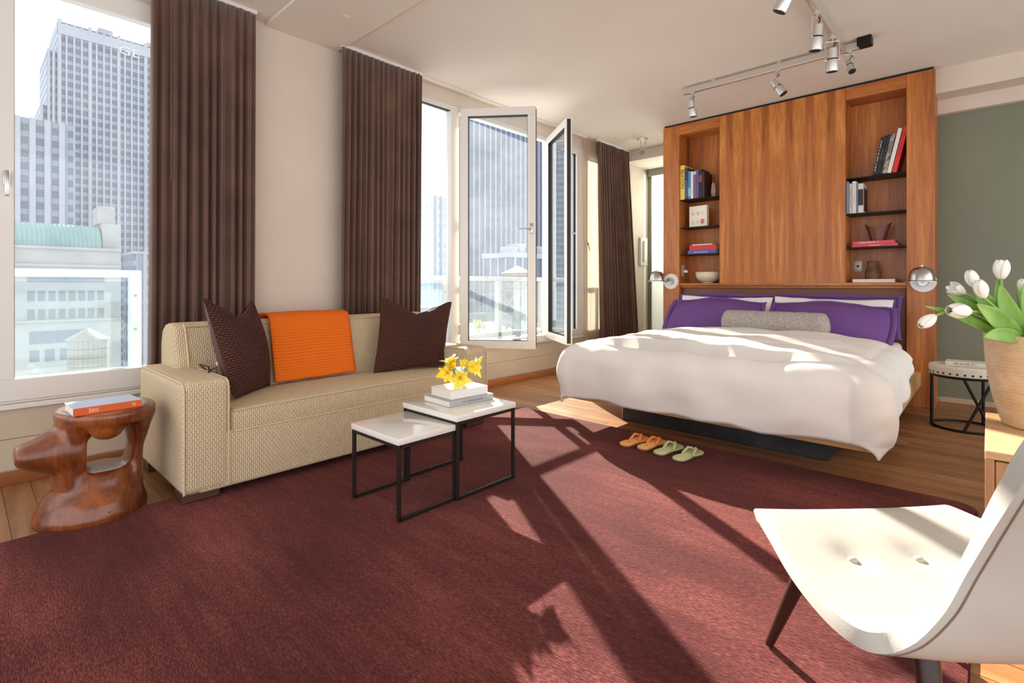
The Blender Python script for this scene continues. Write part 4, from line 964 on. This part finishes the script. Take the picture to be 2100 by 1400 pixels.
# ------------------------------------------------------------------ sideboard, vase, tulips
sb = thing('sideboard', 'low pale wood sideboard under the bamboo vase', 'cabinet', (0.7, 3.06, 0))
SX0, SX1, SY0, SY1, SZ = -0.012, 1.5, 2.66, 3.47, 0.52
build('top', MB().rbox(SX0, SX1, SY0, SY1, SZ - .03, SZ, .003, 1), M['ashwood'], sb)
build('side_panel', MB().rbox(SX0 + .001, SX0 + .028, SY0 + .002, SY1 - .002, 0, SZ - .03, .002, 1), M['ashdoor'], sb)
build('side_panel', MB().rbox(SX1 - .03, SX1 - .001, SY0 + .002, SY1 - .002, 0, SZ - .03, .002, 1), M['ashdoor'], sb)
build('back_panel', MB().rbox(SX0 + .02, SX1 - .02, SY1 - .02, SY1 - .005, .02, SZ - .02, .002, 1), M['ashdoor'], sb)
build('bottom', MB().rbox(SX0 + .02, SX1 - .02, SY0 + .02, SY1 - .02, .05, .07, .002, 1), M['ashdoor'], sb)
for k in range(3):
    a = SX0 + .030 + k * .485; dr = build('door', MB().rbox(a, a + .475, SY0 + .006, SY0 + .026, .075, SZ - .036, .003, 1), M['ashdoor'], sb)
    build('handle', MB().tube([(a + .44, SY0 + .008, .28), (a + .44, SY0 - .012, .28)], .008, 10), M['nickel'], dr)
BX, BY = 0.185, 3.255
bv = thing('bamboo_vase', 'large coiled bamboo vase on the sideboard holding tulips', 'vase', (BX, BY, SZ))
prof = [(.001, 0), (.132, 0), (.140, .006)]
nco = 26
for k in range(nco * 3 + 1):
    f = k / (nco * 3); r = lerp(.142, .205, f ** .8) + .012 * math.sin(PI * f) + .0012 * math.sin(f * nco * 2 * PI); prof.append((r, .008 + f * .402))
prof += [(.200, .412), (.188, .405), (.16, .2), (.12, .03), (.001, .025)]
build('body', MB().lathe(prof, (BX, BY, SZ), 64), M['bamboo'], bv, 50)
RIM = SZ + .40
def tulip(label, root, mid, tip, fdir, size, seed, leaves=(), openf=0.0):
    t = thing('tulip', label, 'flower', (BX, BY, SZ + .2), group='white tulips in the bamboo vase')
    a, b, c = Vector(root), Vector(mid), Vector(tip); f = Vector(fdir).normalized()
    pts = [Vector((lerp(BX, a.x, .5), lerp(BY, a.y, .5), SZ + .2))] + [((1 - u) ** 2) * a + 2 * u * (1 - u) * b + u * u * c for u in [k / 8 for k in range(9)]]
    build('stem', MB().tube(pts, .0055, 8), M['stem'], t)
    up = f.orthogonal().normalized(); rt = f.cross(up); hd_ = bpy.data.objects.new('flower_head', None)
    col.objects.link(hd_); hd_.parent = t; hd_.location = c - world_loc(t)
    for k in range(6):
        an = k * PI / 3 + seed; d = up * math.cos(an) + rt * math.sin(an); w_ = f.cross(d); inner = 0.9 if k % 2 else 1.0
        def fn(u, v):
            s = (u - .5) * 2
            rad = size * (.31 * math.sin(PI * min(v * .78 + .08, 1)) ** .8) * inner + openf * size * .25 * v * v
            wd = size * .33 * math.sin(PI * min(.985, .10 + v * .88)) ** .75
            aa = s * wd / max(rad, .12 * size) * .9
            q = c + f * (size * v) + d * (rad * math.cos(aa)) + w_ * (rad * math.sin(aa))
            return tuple(q)
        o = build('petal', MB().grid(fn, 6, 9), M['petalw'], hd_, 180); solid(o, .0012)
    for (r0, m0, t0, wd) in leaves: leaf_part(t, r0, m0, t0, wd)
def leaf_part(t, r0, m0, t0, wd):
    r0, m0, t0 = Vector(r0), Vector(m0), Vector(t0); side = (t0 - r0).cross(Vector((.25, -1, .15))).normalized()
    nrm = side.cross((t0 - r0)).normalized()
    def fn(u, v):
        p = (1 - v) ** 2 * r0 + 2 * v * (1 - v) * m0 + v * v * t0; s = (u - .5) * 2
        w_ = wd * math.sin(PI * (.12 + .87 * v) ** .9) ** .8
        return tuple(p + side * (s * w_) + nrm * (.35 * w_ * s * s))
    o = build('leaf', MB().grid(fn, 6, 14), M['leaf'], t, 180); solid(o, .0015)
R = RIM
def P(l, dz, d=0.0):
    d *= .5; l = l + d if abs(l) > .18 else l
    return (BX + l * .7325 - d * .681, BY + l * .681 + d * .7325, R + dz)   # l: out along the vase's long view side, d: depth
def D(l, dz, d=0.0): return (l * .7325 - d * .681, l * .681 + d * .7325, dz)
tulip('white tulip drooping lowest and farthest out over the sideboard edge', P(-.17, 0, -.02), P(-.33, .17, -.03), P(-.485, .098, -.04), D(-.8, -.55), .082, .1, [(P(-.17, -.02), P(-.34, .10), P(-.535, .138), .020)])
tulip('white tulip lying nearly level on its bent stem', P(-.16, 0, -.05), P(-.22, .12, -.06), P(-.33, .118, -.08), D(-1, .05, -.1), .105, .5, [(P(-.17, -.02, .04), P(-.30, .12, .05), P(-.44, .19, .06), .030)])
tulip('white tulip with ruffled open petals leaning out behind the others', P(-.14, 0, .06), P(-.28, .16, .08), P(-.365, .195, .09), D(-.85, .4), .068, .9, [(P(-.14, -.02, .08), P(-.26, .13, .1), P(-.385, .175, .1), .032)], openf=1.0)
tulip('white tulip standing upright between two broad leaves', P(-.12, 0, .03), P(-.24, .16, .03), P(-.315, .222, .03), D(-.35, 1), .078, .2, [(P(-.13, -.02, -.05), P(-.25, .12, -.05), P(-.32, .235, -.03), .040)])
tulip('white tulip bud on a pale curved stem in front of the leaves', P(-.12, 0, -.10), P(-.2, .12, -.10), P(-.27, .175, -.10), D(-.32, 1), .082, .3, [(P(-.15, -.02, -.09), P(-.22, .10, -.10), P(-.30, .15, -.11), .038)])
tulip('white tulip rising tallest above the vase', P(-.10, 0, .03), P(-.20, .16, .03), P(-.20, .255, .03), D(.05, 1), .088, .6, [(P(-.12, -.02, -.10), P(-.19, .12, -.11), P(-.20, .235, -.10), .036), (P(-.13, -.02, .05), P(-.22, .16, .05), P(-.21, .27, .05), .026)], openf=.25)
tulip('white tulip by the tall leaf near the vase centre', P(-.03, 0, -.04), P(-.08, .13, -.05), P(-.10, .185, -.05), D(-.4, 1), .078, .0, [(P(-.07, -.02, -.12), P(-.12, .13, -.14), P(-.155, .24, -.12), .052), (P(-.03, -.02, .05), P(-.06, .16, .05), P(-.10, .25, .06), .03)])
tulip('white tulip nodding forward at the vase rim by the chair', P(0, 0, -.1), P(-.03, .10, -.12), P(-.05, .15, -.13), D(.1, 1, -.3), .085, .4, [(P(-.04, -.02, -.15), P(-.04, .10, -.18), P(.02, .17, -.18), .050)])
tulip('white tulip tucked low between leaves at the far rim', P(.06, 0, .02), P(.08, .14, .02), P(.09, .19, .02), D(.2, 1), .075, .8, [(P(-.15, .0, -.11), P(-.22, .035, -.13), P(-.27, .01, -.14), .030), (P(-.10, -.02, -.14), P(-.13, .04, -.17), P(-.17, .06, -.17), .032)])

# ------------------------------------------------------------------ white chair
CC = Vector((-0.107, 1.712, 0)); F = Vector((-.713, .701, 0)).normalized(); Rr = Vector((F.y, -F.x, 0))
ch_t = thing('lounge_chair', 'white leather shell chair with buttoned seat and dark tapered legs', 'chair', (CC.x, CC.y, 0.0145), (0, 0, math.atan2(F.y, F.x)))
# local axes: +x forward, +y left
PROF = [(.300, .425, .31), (.275, .436, .313), (.15, .43, .34), (.02, .42, .368), (-.10, .415, .385), (-.20, .413, .386), (-.265, .422, .366), (-.30, .457, .32), (-.325, .53, .275), (-.345, .62, .247), (-.38, .71, .24), (-.42, .79, .244), (-.455, .87, .24), (-.47, .93, .21)]
def shell(u, v):
    f, z, w = curve(PROF, v); s = (u - .5) * 2
    e = abs(s) ** 2.4
    z -= 0.022 * (1 - e) * math.exp(-((v - .32) / .2) ** 2)
    f -= 0.055 * (1 - e) * math.exp(-((v - .66) / .2) ** 2)
    if v < .12: f -= 0.014 * (1 - e) * (1 - v / .12)
    for bs in (-.48, .03, .53):
        r2 = ((s - bs) * .35) ** 2 + ((v - .21) * 1.3) ** 2; z -= .014 * math.exp(-r2 / .0015)
    return (f, -s * w, z - .0145)
o = build('shell', MB().grid(shell, 48, 60), M['leather'], ch_t, 180, False); solid(o, .036, 0)
bv_ = o.modifiers.new('round', 'BEVEL'); bv_.width = .014; bv_.segments = 4; bv_.limit_method = 'ANGLE'; bv_.angle_limit = math.radians(50)
sm = MB()
def rimpt(u, v):
    # seam along the outer rim, just proud of the back surface
    e = 1e-3; a = Vector(shell(u, v)); du = Vector(shell(min(u + e, 1), v)) - Vector(shell(max(u - e, 0), v)); dv = Vector(shell(u, min(v + e, 1))) - Vector(shell(u, max(v - e, 0)))
    n = du.cross(dv).normalized(); return a, n
pts = []
for k in range(60):
    a, n = rimpt(0.0, .30 + .70 * k / 59); sgn = -1
    n2 = n if n.x + n.z < 0 else -n
    di = (Vector(shell(.01, .30 + .70 * k / 59)) - a).normalized(); pts.append(a + n2 * .0178 + di * .017)
build('seam', MB().tube(pts, .0020, 6), M['seam'], ch_t, 60, False)
for bs in (-.48, .03, .53):
    p = Vector(shell(.5 + bs / 2, .21)); build('button', MB().lathe([(.001, .006), (.008, .005), (.0125, 0), (.0125, -.005), (.001, -.006)], (p.x, p.y, p.z + .0215), 18, sx=1, sy=1.0), M['leather'], ch_t, 50, False)
for sf_, sr in ((1, 1), (1, -1), (-1, 1), (-1, -1)):
    tp = Vector((.17 if sf_ > 0 else -.20, sr * .20, .385)); ft = Vector((.305 if sf_ > 0 else -.33, sr * .262, 0.004))
    build('leg', MB().tube([tp, tp.lerp(ft, .5), ft], [.026, .020, .0125], 16), M['walnutdark'], ch_t, 50, False)
build('under_frame', MB().rbox(-.16, .15, -.09, .09, .345, .385, .006, 1), M['iron'], ch_t, 30, False)

# ------------------------------------------------------------------ track lights
TZ = H - 0.050
tk = thing('track_light_rail', 'brushed silver ceiling track in an L shape over the bed', 'light track', (-0.86, 5.06, H))
build('rail', MB().rbox(-2.31, -0.79, 5.07, 5.11, TZ - .03, TZ + .028, .003, 1), M['spot'], tk)
build('rail', MB().rbox(-0.93, -0.892, 2.6, 5.05, TZ - .03, TZ + .028, .003, 1), M['spot'], tk)
build('junction_box', MB().rbox(-0.80, -0.70, 5.04, 5.14, TZ - .02, H, .004, 1), M['iron'], tk)
for x in (-2.0, -1.4): build('ceiling_clip', MB().rbox(x - .02, x + .02, 5.08, 5.10, TZ + .02, H, .002, 1), M['spot'], tk)
for y in (3.0, 3.9): build('ceiling_clip', MB().rbox(-.92, -.90, y - .02, y + .02, TZ + .02, H, .002, 1), M['spot'], tk)
def spot(label, p, aim, s=1.0):
    """p: point on the rail underside; aim: direction the head points"""
    t = thing('spotlight', label, 'spotlight', p, group=None)
    a = Vector(aim).normalized(); c = Vector((0, 0, -.14 * s)) + a * .02
    build('stem', MB().disc((0, 0, .012), (0, 0, -.014), .024 * s, 16).tube([(0, 0, -.01), (0, 0, -.045)], .007, 8), M['spot'], t, 40, False)
    sd = a.cross(Vector((0, 0, 1))); sd = sd.normalized() if sd.length > .05 else Vector((1, 0, 0))
    yk = MB()
    for k in (-1, 1): yk.tube([Vector((0, 0, -.03)) + sd * (k * .044 * s), c + sd * (k * .044 * s)], .0055, 6)
    yk.tube([Vector((0, 0, -.03)) - sd * .046 * s, Vector((0, 0, -.03)) + sd * .046 * s], .0055, 6)
    yk.tube([c - sd * .05 * s, c + sd * .05 * s], .007, 8)
    build('yoke', yk, M['spot'], t, 40, False)
    build('head', MB().tube([c - a * .085 * s, c - a * .08 * s, c - a * .005 * s], [.022 * s, .030 * s, .031 * s], 24).tube([c + a * .002, c + a * .075 * s, c + a * .082 * s], [.038 * s, .041 * s, .039 * s], 24), M['spot'], t, 40, False)
    build('collar', MB().tube([c - a * .008, c + a * .004], .0365 * s, 24), M['iron'], t, 40, False)
    build('lens', MB().tube([c + a * .079 * s, c + a * .0835 * s], .034 * s, 20), M['gasket'], t, 40, False)
    build('cable', MB().tube([(0, 0, -.02), (.02, .01, -.04), c - a * .085 * s], .004, 6), M['iron'], t, 40, False)
spot('silver spotlight at the rail end nearest the windows', (-2.22, 5.09, TZ - .03), (0.05, .12, -1))
spot('silver spotlight tilted toward the green wall along the bed rail', (-1.42, 5.09, TZ - .03), (.55, .0, -.85))
spot('silver spotlight hanging straight below the rail corner', (-0.911, 4.72, TZ - .03), (-.05, .1, -1), 1.1)
spot('silver spotlight second from the rail corner on the short arm', (-0.911, 4.22, TZ - .03), (-.12, .06, -1), 1.1)
spot('silver spotlight third from the rail corner on the short arm', (-0.911, 3.50, TZ - .03), (-.5, .0, -.9), 1.1)
spot('small silver spotlight turned sideways behind the rail corner', (-0.86, 5.09, TZ - .03), (.3, -.4, -.8), .8)
cs = thing('ceiling_spotlight', 'small round canopy spotlight on the ceiling near the passage', 'spotlight', (-3.55, 6.5, H))
build('canopy', MB().disc((-3.55, 6.5, H), (-3.55, 6.5, H - .018), .075, 32, .07), M['spot'], cs)
build('arm', MB().tube([(-3.58, 6.5, H - .01), (-3.58, 6.5, H - .13)], .008, 8).tube([(-3.50, 6.5, H - .01), (-3.50, 6.5, H - .13)], .008, 8), M['spot'], cs)
build('head', MB().tube([(-3.57, 6.53, H - .10), (-3.55, 6.48, H - .15), (-3.53, 6.45, H - .20)], [.028, .036, .040], 20), M['spot'], cs)
for (x, y, lb) in ((-3.25, 1.75, 'small round cover plate on the ceiling beam, farther from the windows'), (-3.55, 1.98, 'small round cover plate on the ceiling beam, nearer the windows'), (0.1, 5.1, 'small round cover plate on the ceiling beside the black track box'), (-0.02, 4.3, 'small round cover plate on the ceiling beside the short track arm')):
    pl = build('ceiling_plug', MB().disc((x, y, H - .024 if 1.62 < y < 2.23 else H), (x, y, (H - .024 if 1.62 < y < 2.23 else H) - .006), .028, 20), M['ceil'])
    tag(pl, lb, 'cover plate', 'ceiling cover plates')
dv = thing('wall_phone', 'white handset box on the green wall by the passage', 'intercom', (XW + .02, 7.6, 1.7))
build('body', MB().rbox(XW - .001, XW + .045, 7.45, 7.66, 1.47, 1.92, .008, 2), M['whitepl'], dv)
build('handset', MB().rbox(XW + .044, XW + .075, 7.50, 7.57, 1.52, 1.87, .012, 3), M['whitepl'], dv)

# ------------------------------------------------------------------ the city outside
M['lime'] = mottled('limestone', srgb(145, 142, 137), srgb(153, 150, 146), .3, .85, 0)
M['pier'] = plain('pale_pier_stone', srgb(152, 153, 158), .85)
M['copper'] = mottled('green_copper', srgb(105, 137, 133), srgb(121, 150, 146), .25, .6, 0)
M['wpane'] = plain('far_window_pane', srgb(76, 88, 100), .25)
M['cedar'] = mottled('weathered_cedar', srgb(124, 115, 105), srgb(140, 131, 121), .8, .9, 0, stretch=(1, 1, .1))
M['roofing'] = plain('pale_roofing', srgb(152, 152, 149), .9)
M['bluegl'] = None
def facade(name, c_win, c_sp, c_line, wy, hz):
    """rows of windows and spandrels as flat print on a far wall"""
    m, nt, b = newmat(name); v = coords(nt, 'UV', (1, 1, 1)); br = N(nt, 'ShaderNodeTexBrick', offset=0.0)
    br.inputs['Scale'].default_value = 1.0; br.inputs['Brick Width'].default_value = wy; br.inputs['Row Height'].default_value = hz; br.inputs['Mortar Size'].default_value = hz * .22; br.inputs['Mortar Smooth'].default_value = 0.1
    br.inputs['Color1'].default_value = c_win; br.inputs['Color2'].default_value = c_sp; br.inputs['Mortar'].default_value = c_line
    nt.links.new(v, br.inputs['Vector']); nt.links.new(br.outputs['Color'], b.inputs['Base Color']); b.inputs['Roughness'].default_value = .5; return m
M['rock'] = facade('tower_windows', srgb(74, 84, 104), srgb(84, 94, 112), srgb(132, 138, 150), 200, 3.6)
M['shoulder'] = facade('dark_strip_windows', srgb(70, 80, 98), srgb(84, 94, 110), srgb(124, 130, 140), 4, 4.2)
M['bluetower'] = facade('blue_curtain_wall', srgb(58, 72, 98), srgb(72, 86, 110), srgb(84, 97, 118), 1.85, 3.9)
M['paletower'] = facade('pale_tower_wall', srgb(166, 182, 204), srgb(182, 196, 214), srgb(200, 210, 224), 3, 3.6)  # glare haze is put into these pale wall colours
def building(name, label, x, y): return thing(name, label, 'building', (x, y, -60))
t = building('skyscraper', 'tall pale stepped skyscraper with stone piers seen through the single window', -290, 50)
build('wall', MB().box(-310, -280, 27.2, 100, -60, 109.8), M['rock'], t, 0)
build('wall', MB().box(-310, -280.5, 24.1, 27.2, -60, 97.1), M['rock'], t, 0)
build('wall', MB().box(-310, -281, 22.0, 24.1, -60, 74.4), M['rock'], t, 0)
yy = 27.2; k = 0
while yy < 95:
    wd = (1.15, .6, .6, .6)[k % 4]; zt_ = 109.8 + (.8 if k % 4 == 0 else 0)
    build('pier', MB().box(-280.4, -279.2, yy, yy + wd, -60, zt_), M['pier'], t, 0); yy += 2.45; k += 1
for a, zt_ in ((24.1, 97.6), (25.6, 97.1), (22.0, 75)): build('pier', MB().box(-281.2, -279.8, a, a + .8, -60, zt_), M['pier'], t, 0)
build('parapet', MB().box(-280.2, -279.0, 27.2, 100, 104.5, 108.8), M['pier'], t, 0)
build('roof_box', MB().box(-300, -284, 41, 46, 109.8, 113.5).box(-300, -286, 59, 63, 109.8, 114), M['pier'], t, 0)
text('sign_letter', 'GE', 5.0, plain('sign_grey', srgb(176, 180, 188), .5), t, (-278.9 + 290, 51.0 - 50, 104.3 + 60), (PI / 2, 0, PI / 2), .1, 1.3)
t = building('office_block', 'shorter dark striped office block in front of the stepped skyscraper', -240, 18)
build('wall', MB().box(-255, -229, -20, 26.3, -60, 55.6), M['shoulder'], t, 0)
yy = -10.0
while yy < 26: build('pier', MB().box(-229.4, -228.2, yy, yy + 1.5, -60, 55.8), M['pier'], t, 0); yy += 3.62
t = building('museum_building', 'pale limestone building with a green barrel vault roof', -150, 12)
build('wall', MB().box(-170, -140, -15, 24.1, -60, 9.0), M['lime'], t, 0)
build('stair_tower', MB().rbox(-155, -141, 21.0, 24.3, 5, 14.6, .1, 1), M['lime'], t, 0)
vr = 5.1; prof_ = [(-140.2 - vr + vr * math.cos(a), 9.0 + vr * math.sin(a)) for a in [PI * k / 20 for k in range(21)]]
vm = MB(); vm.add([(x, -15, z_) for x, z_ in prof_] + [(x, 20.8, z_) for x, z_ in prof_], [(i, i + 1, 22 + i, 21 + i) for i in range(20)] + [tuple(range(21)), tuple(range(21, 42))])
rf = build('vault_roof', vm, M['copper'], t, 60)
ribm = MB(); ribm.tube([((-140.2 - vr) + (vr + .1) * math.cos(PI * k / 16), 0, 9.0 + (vr + .1) * math.sin(PI * k / 16)) for k in range(13)], .09, 5)
rme = bpy.data.meshes.new('rib'); rme.from_pydata(ribm.v, [], ribm.f); rme.materials.append(M['copper'])
for k in range(22): piece('rib', rme, rf, (150, 20.6 - 12 - k * .72, 60))
for z0, z1 in ((8.6, 9.1), (5.0, 5.5), (-6.3, -5.9)): build('cornice', MB().box(-140.3, -139.5, -15, 24.1, z0, z1), M['lime'], t, 0)
wme = {}
def winpiece(w, h, y, z):
    if (w, h) not in wme:
        b_ = MB().box(-.1, .12, 0, w, 0, h); me = bpy.data.meshes.new('window'); me.from_pydata(b_.v, [], b_.f); me.materials.append(M['wpane']); wme[(w, h)] = me
    piece('window', wme[(w, h)], t, (-140 + 150, y - 12, z + 60))
for k in range(8): winpiece(1.05, 2.0, 9.1 + k * 1.56, -2.0); winpiece(1.05, 1.9, 9.1 + k * 1.56, -5.6)
for k in range(7): winpiece(1.62, 1.0, 9.1 + k * 1.75, 1.85)
for k in range(5): winpiece(1.85, 2.5, 9.4 + k * 1.98, -10.6)
for k in range(5): winpiece(1.4, 2.3, 9.4 + k * 2.3, -14.2); winpiece(1.4, 2.3, 9.4 + k * 2.3, -19)
build('roof_plant', MB().rbox(-150, -143, 20.6, 23.6, 14.6, 18.6, .2, 1), M['lime'], t, 0)
tr_ = MB()
for yy in range(0, 16): tr_.bar((-141.3, 5 + yy, 5.5), (-141.3, 5 + yy, 6.6), .08)
tr_.bar((-141.3, 4, 6.6), (-141.3, 21, 6.6), .08); build('roof_railing', tr_, M['pier'], t, 0)
def water_tank(label, x, y, zb, zbody, zeave, zap, r, legs=True):
    t = thing('water_tank', label, 'water tank', (x, y, zb))
    n = 26; st_ = MB()
    bd = bpy.data.meshes.new('stave'); w_ = 2 * PI * r / n
    b_ = MB().box(-.06, .06, -w_ * .485, w_ * .485, 0, zeave - zbody); bd.from_pydata(b_.v, [], b_.f); bd.materials.append(M['cedar'])
    for k in range(n): a = 2 * PI * k / n; piece('stave', bd, t, (r * math.cos(a), r * math.sin(a), zbody - zb), (0, 0, a))
    build('core', MB().lathe([(r - .05, 0), (r - .05, zeave - zbody)], (x, y, zbody), 26), M['cedar'], t, 0)
    hp = MB()
    for k in range(1, 6): zz = zbody + (zeave - zbody) * k / 6; hp.tube([(x + (r + .08) * math.cos(2 * PI * j / 26), y + (r + .08) * math.sin(2 * PI * j / 26), zz) for j in range(27)], .03, 5, False)
    build('hoop', hp, M['iron'], t, 0)
    build('roof', MB().lathe([(r * 1.12, 0), (r * 1.12, .05), (.05, zap - zeave)], (x, y, zeave), 26), M['cedar'], t)
    if legs:
        for sx in (-1, 1):
            for sy in (-1, 1): build('leg', MB().bar((x + sx * r * .8, y + sy * r * .8, zb), (x + sx * r * .8, y + sy * r * .8, zbody), .2), M['pier'], t, 0)
        br_ = MB(); q = r * .8
        hh = (zbody - zb) / 2
        for lv in range(2):
            z0_ = zb + hh * lv; z1_ = z0_ + hh
            for s in (-1, 1):
                br_.bar((x + s * q, y - q, z0_), (x + s * q, y + q, z1_), .09); br_.bar((x + s * q, y + q, z0_), (x + s * q, y - q, z1_), .09)
                br_.bar((x - q, y + s * q, z0_), (x + q, y + s * q, z1_), .09); br_.bar((x + q, y + s * q, z0_), (x - q, y + s * q, z1_), .09)
                br_.bar((x + s * q, y - q, z1_), (x + s * q, y + q, z1_), .12); br_.bar((x - q, y + s * q, z1_), (x + q, y + s * q, z1_), .12)
        build('brace', br_, M['pier'], t, 0)
water_tank('wooden water tank with a conical roof below the green vault building', -85, 11.2, -24, -12.5, -5.8, -4.3, 2.0)
water_tank('wooden water tank on a steel lattice tower seen through the open casement', -40, 44.0, -4.7, .5, 2.5, 3.4, 1.75)
t = building('low_block', 'low dark glass block at the right foot of the stepped skyscraper', -212, 44)
build('wall', MB().box(-220, -204, 38.5, 60, -60, 11.5), M['shoulder'], t, 0)
build('parapet', MB().box(-220, -203.6, 38.4, 60, 11.5, 12.3), M['pier'], t, 0)
build('pier', MB().box(-204.1, -203.6, 41, 42, -60, 11.5), M['pier'], t, 0)
t = building('striped_tower', 'tall blue glass tower with white vertical stripes seen through the casements', -105, 110)
build('wall', MB().box(-92, -90, 79.3, 150, -60, 110), M['bluetower'], t, 0)
for k in range(38): build('stripe', MB().box(-90.1, -89.6, 79.3 + k * 1.85, 79.3 + k * 1.85 + .26, -60, 110), M['pier'], t, 0)
t = building('corner_block', 'lower striped glass block with roof plant in front of the blue tower', -64, 72)
build('wall', MB().box(-67.5, -60, 64.9, 95, -60, 6.5), M['bluetower'], t, 0)
build('parapet', MB().box(-67.7, -59.8, 64.7, 95, 6.0, 6.9), M['pier'], t, 0)
for k in range(16): build('stripe', MB().box(-60.1, -59.75, 65.0 + k * 1.85, 65.35 + k * 1.85, -60, 6.1), M['pier'], t, 0)
for k in range(4): build('stripe', MB().box(-67.4 + k * 1.85, -67.1 + k * 1.85, 64.7, 65.0, -60, 6.1), M['pier'], t, 0)
for k, (a, h_) in enumerate(((65.6, 1.1), (67.6, 1.7), (70.0, 1.3), (72.5, 1.5))): build('roof_plant', MB().rbox(-64, -61, a, a + 1.6, 6.5, 6.9 + h_, .08, 1), M['pier'], t, 0)
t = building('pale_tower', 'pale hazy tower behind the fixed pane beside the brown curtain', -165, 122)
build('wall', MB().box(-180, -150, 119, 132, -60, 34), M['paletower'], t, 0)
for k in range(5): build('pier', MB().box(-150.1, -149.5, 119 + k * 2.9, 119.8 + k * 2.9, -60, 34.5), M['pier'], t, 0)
t = thing('roof_terrace', 'pale flat neighbouring roof terrace below the water tank tower', 'roof', (-42, 50, -8))
build('slab', MB().box(-62, -22, 20, 64, -8, -4.7), M['roofing'], t, 0)
build('parapet', MB().box(-62, -61.5, 20, 64, -4.7, -3.4).box(-62, -22, 63.5, 64, -4.7, -3.4), M['roofing'], t, 0)
build('roof_hut', MB().rbox(-58, -50, 36, 42, -4.7, -1.5, .05, 1), M['lime'], t, 0)
sh = thing('roof_shrub', 'yellow flowering shrub on the neighbouring roof terrace', 'shrub', (-46, 43.5, -4.7))
rs = MB()
for k in range(120):
    a = random.uniform(0, 2 * PI); r_ = random.uniform(0, .9); zz = random.uniform(.3, 1.5); p = Vector((-46 + r_ * math.cos(a), 43.5 + r_ * math.sin(a), -4.7 + zz)); d = Vector((random.uniform(-1, 1), random.uniform(-1, 1), random.uniform(.2, 1))) * .22
    s_ = d.orthogonal() * .5; rs.add([p - s_, p + d, p + s_, p - d * .4], [(0, 1, 2, 3)])
build('foliage', rs, cm(214, 206, 120), sh, 0); build('trunk', MB().tube([(-46, 43.5, -4.72), (-46, 43.5, -3.6)], .08, 6), M['cedar'], sh)
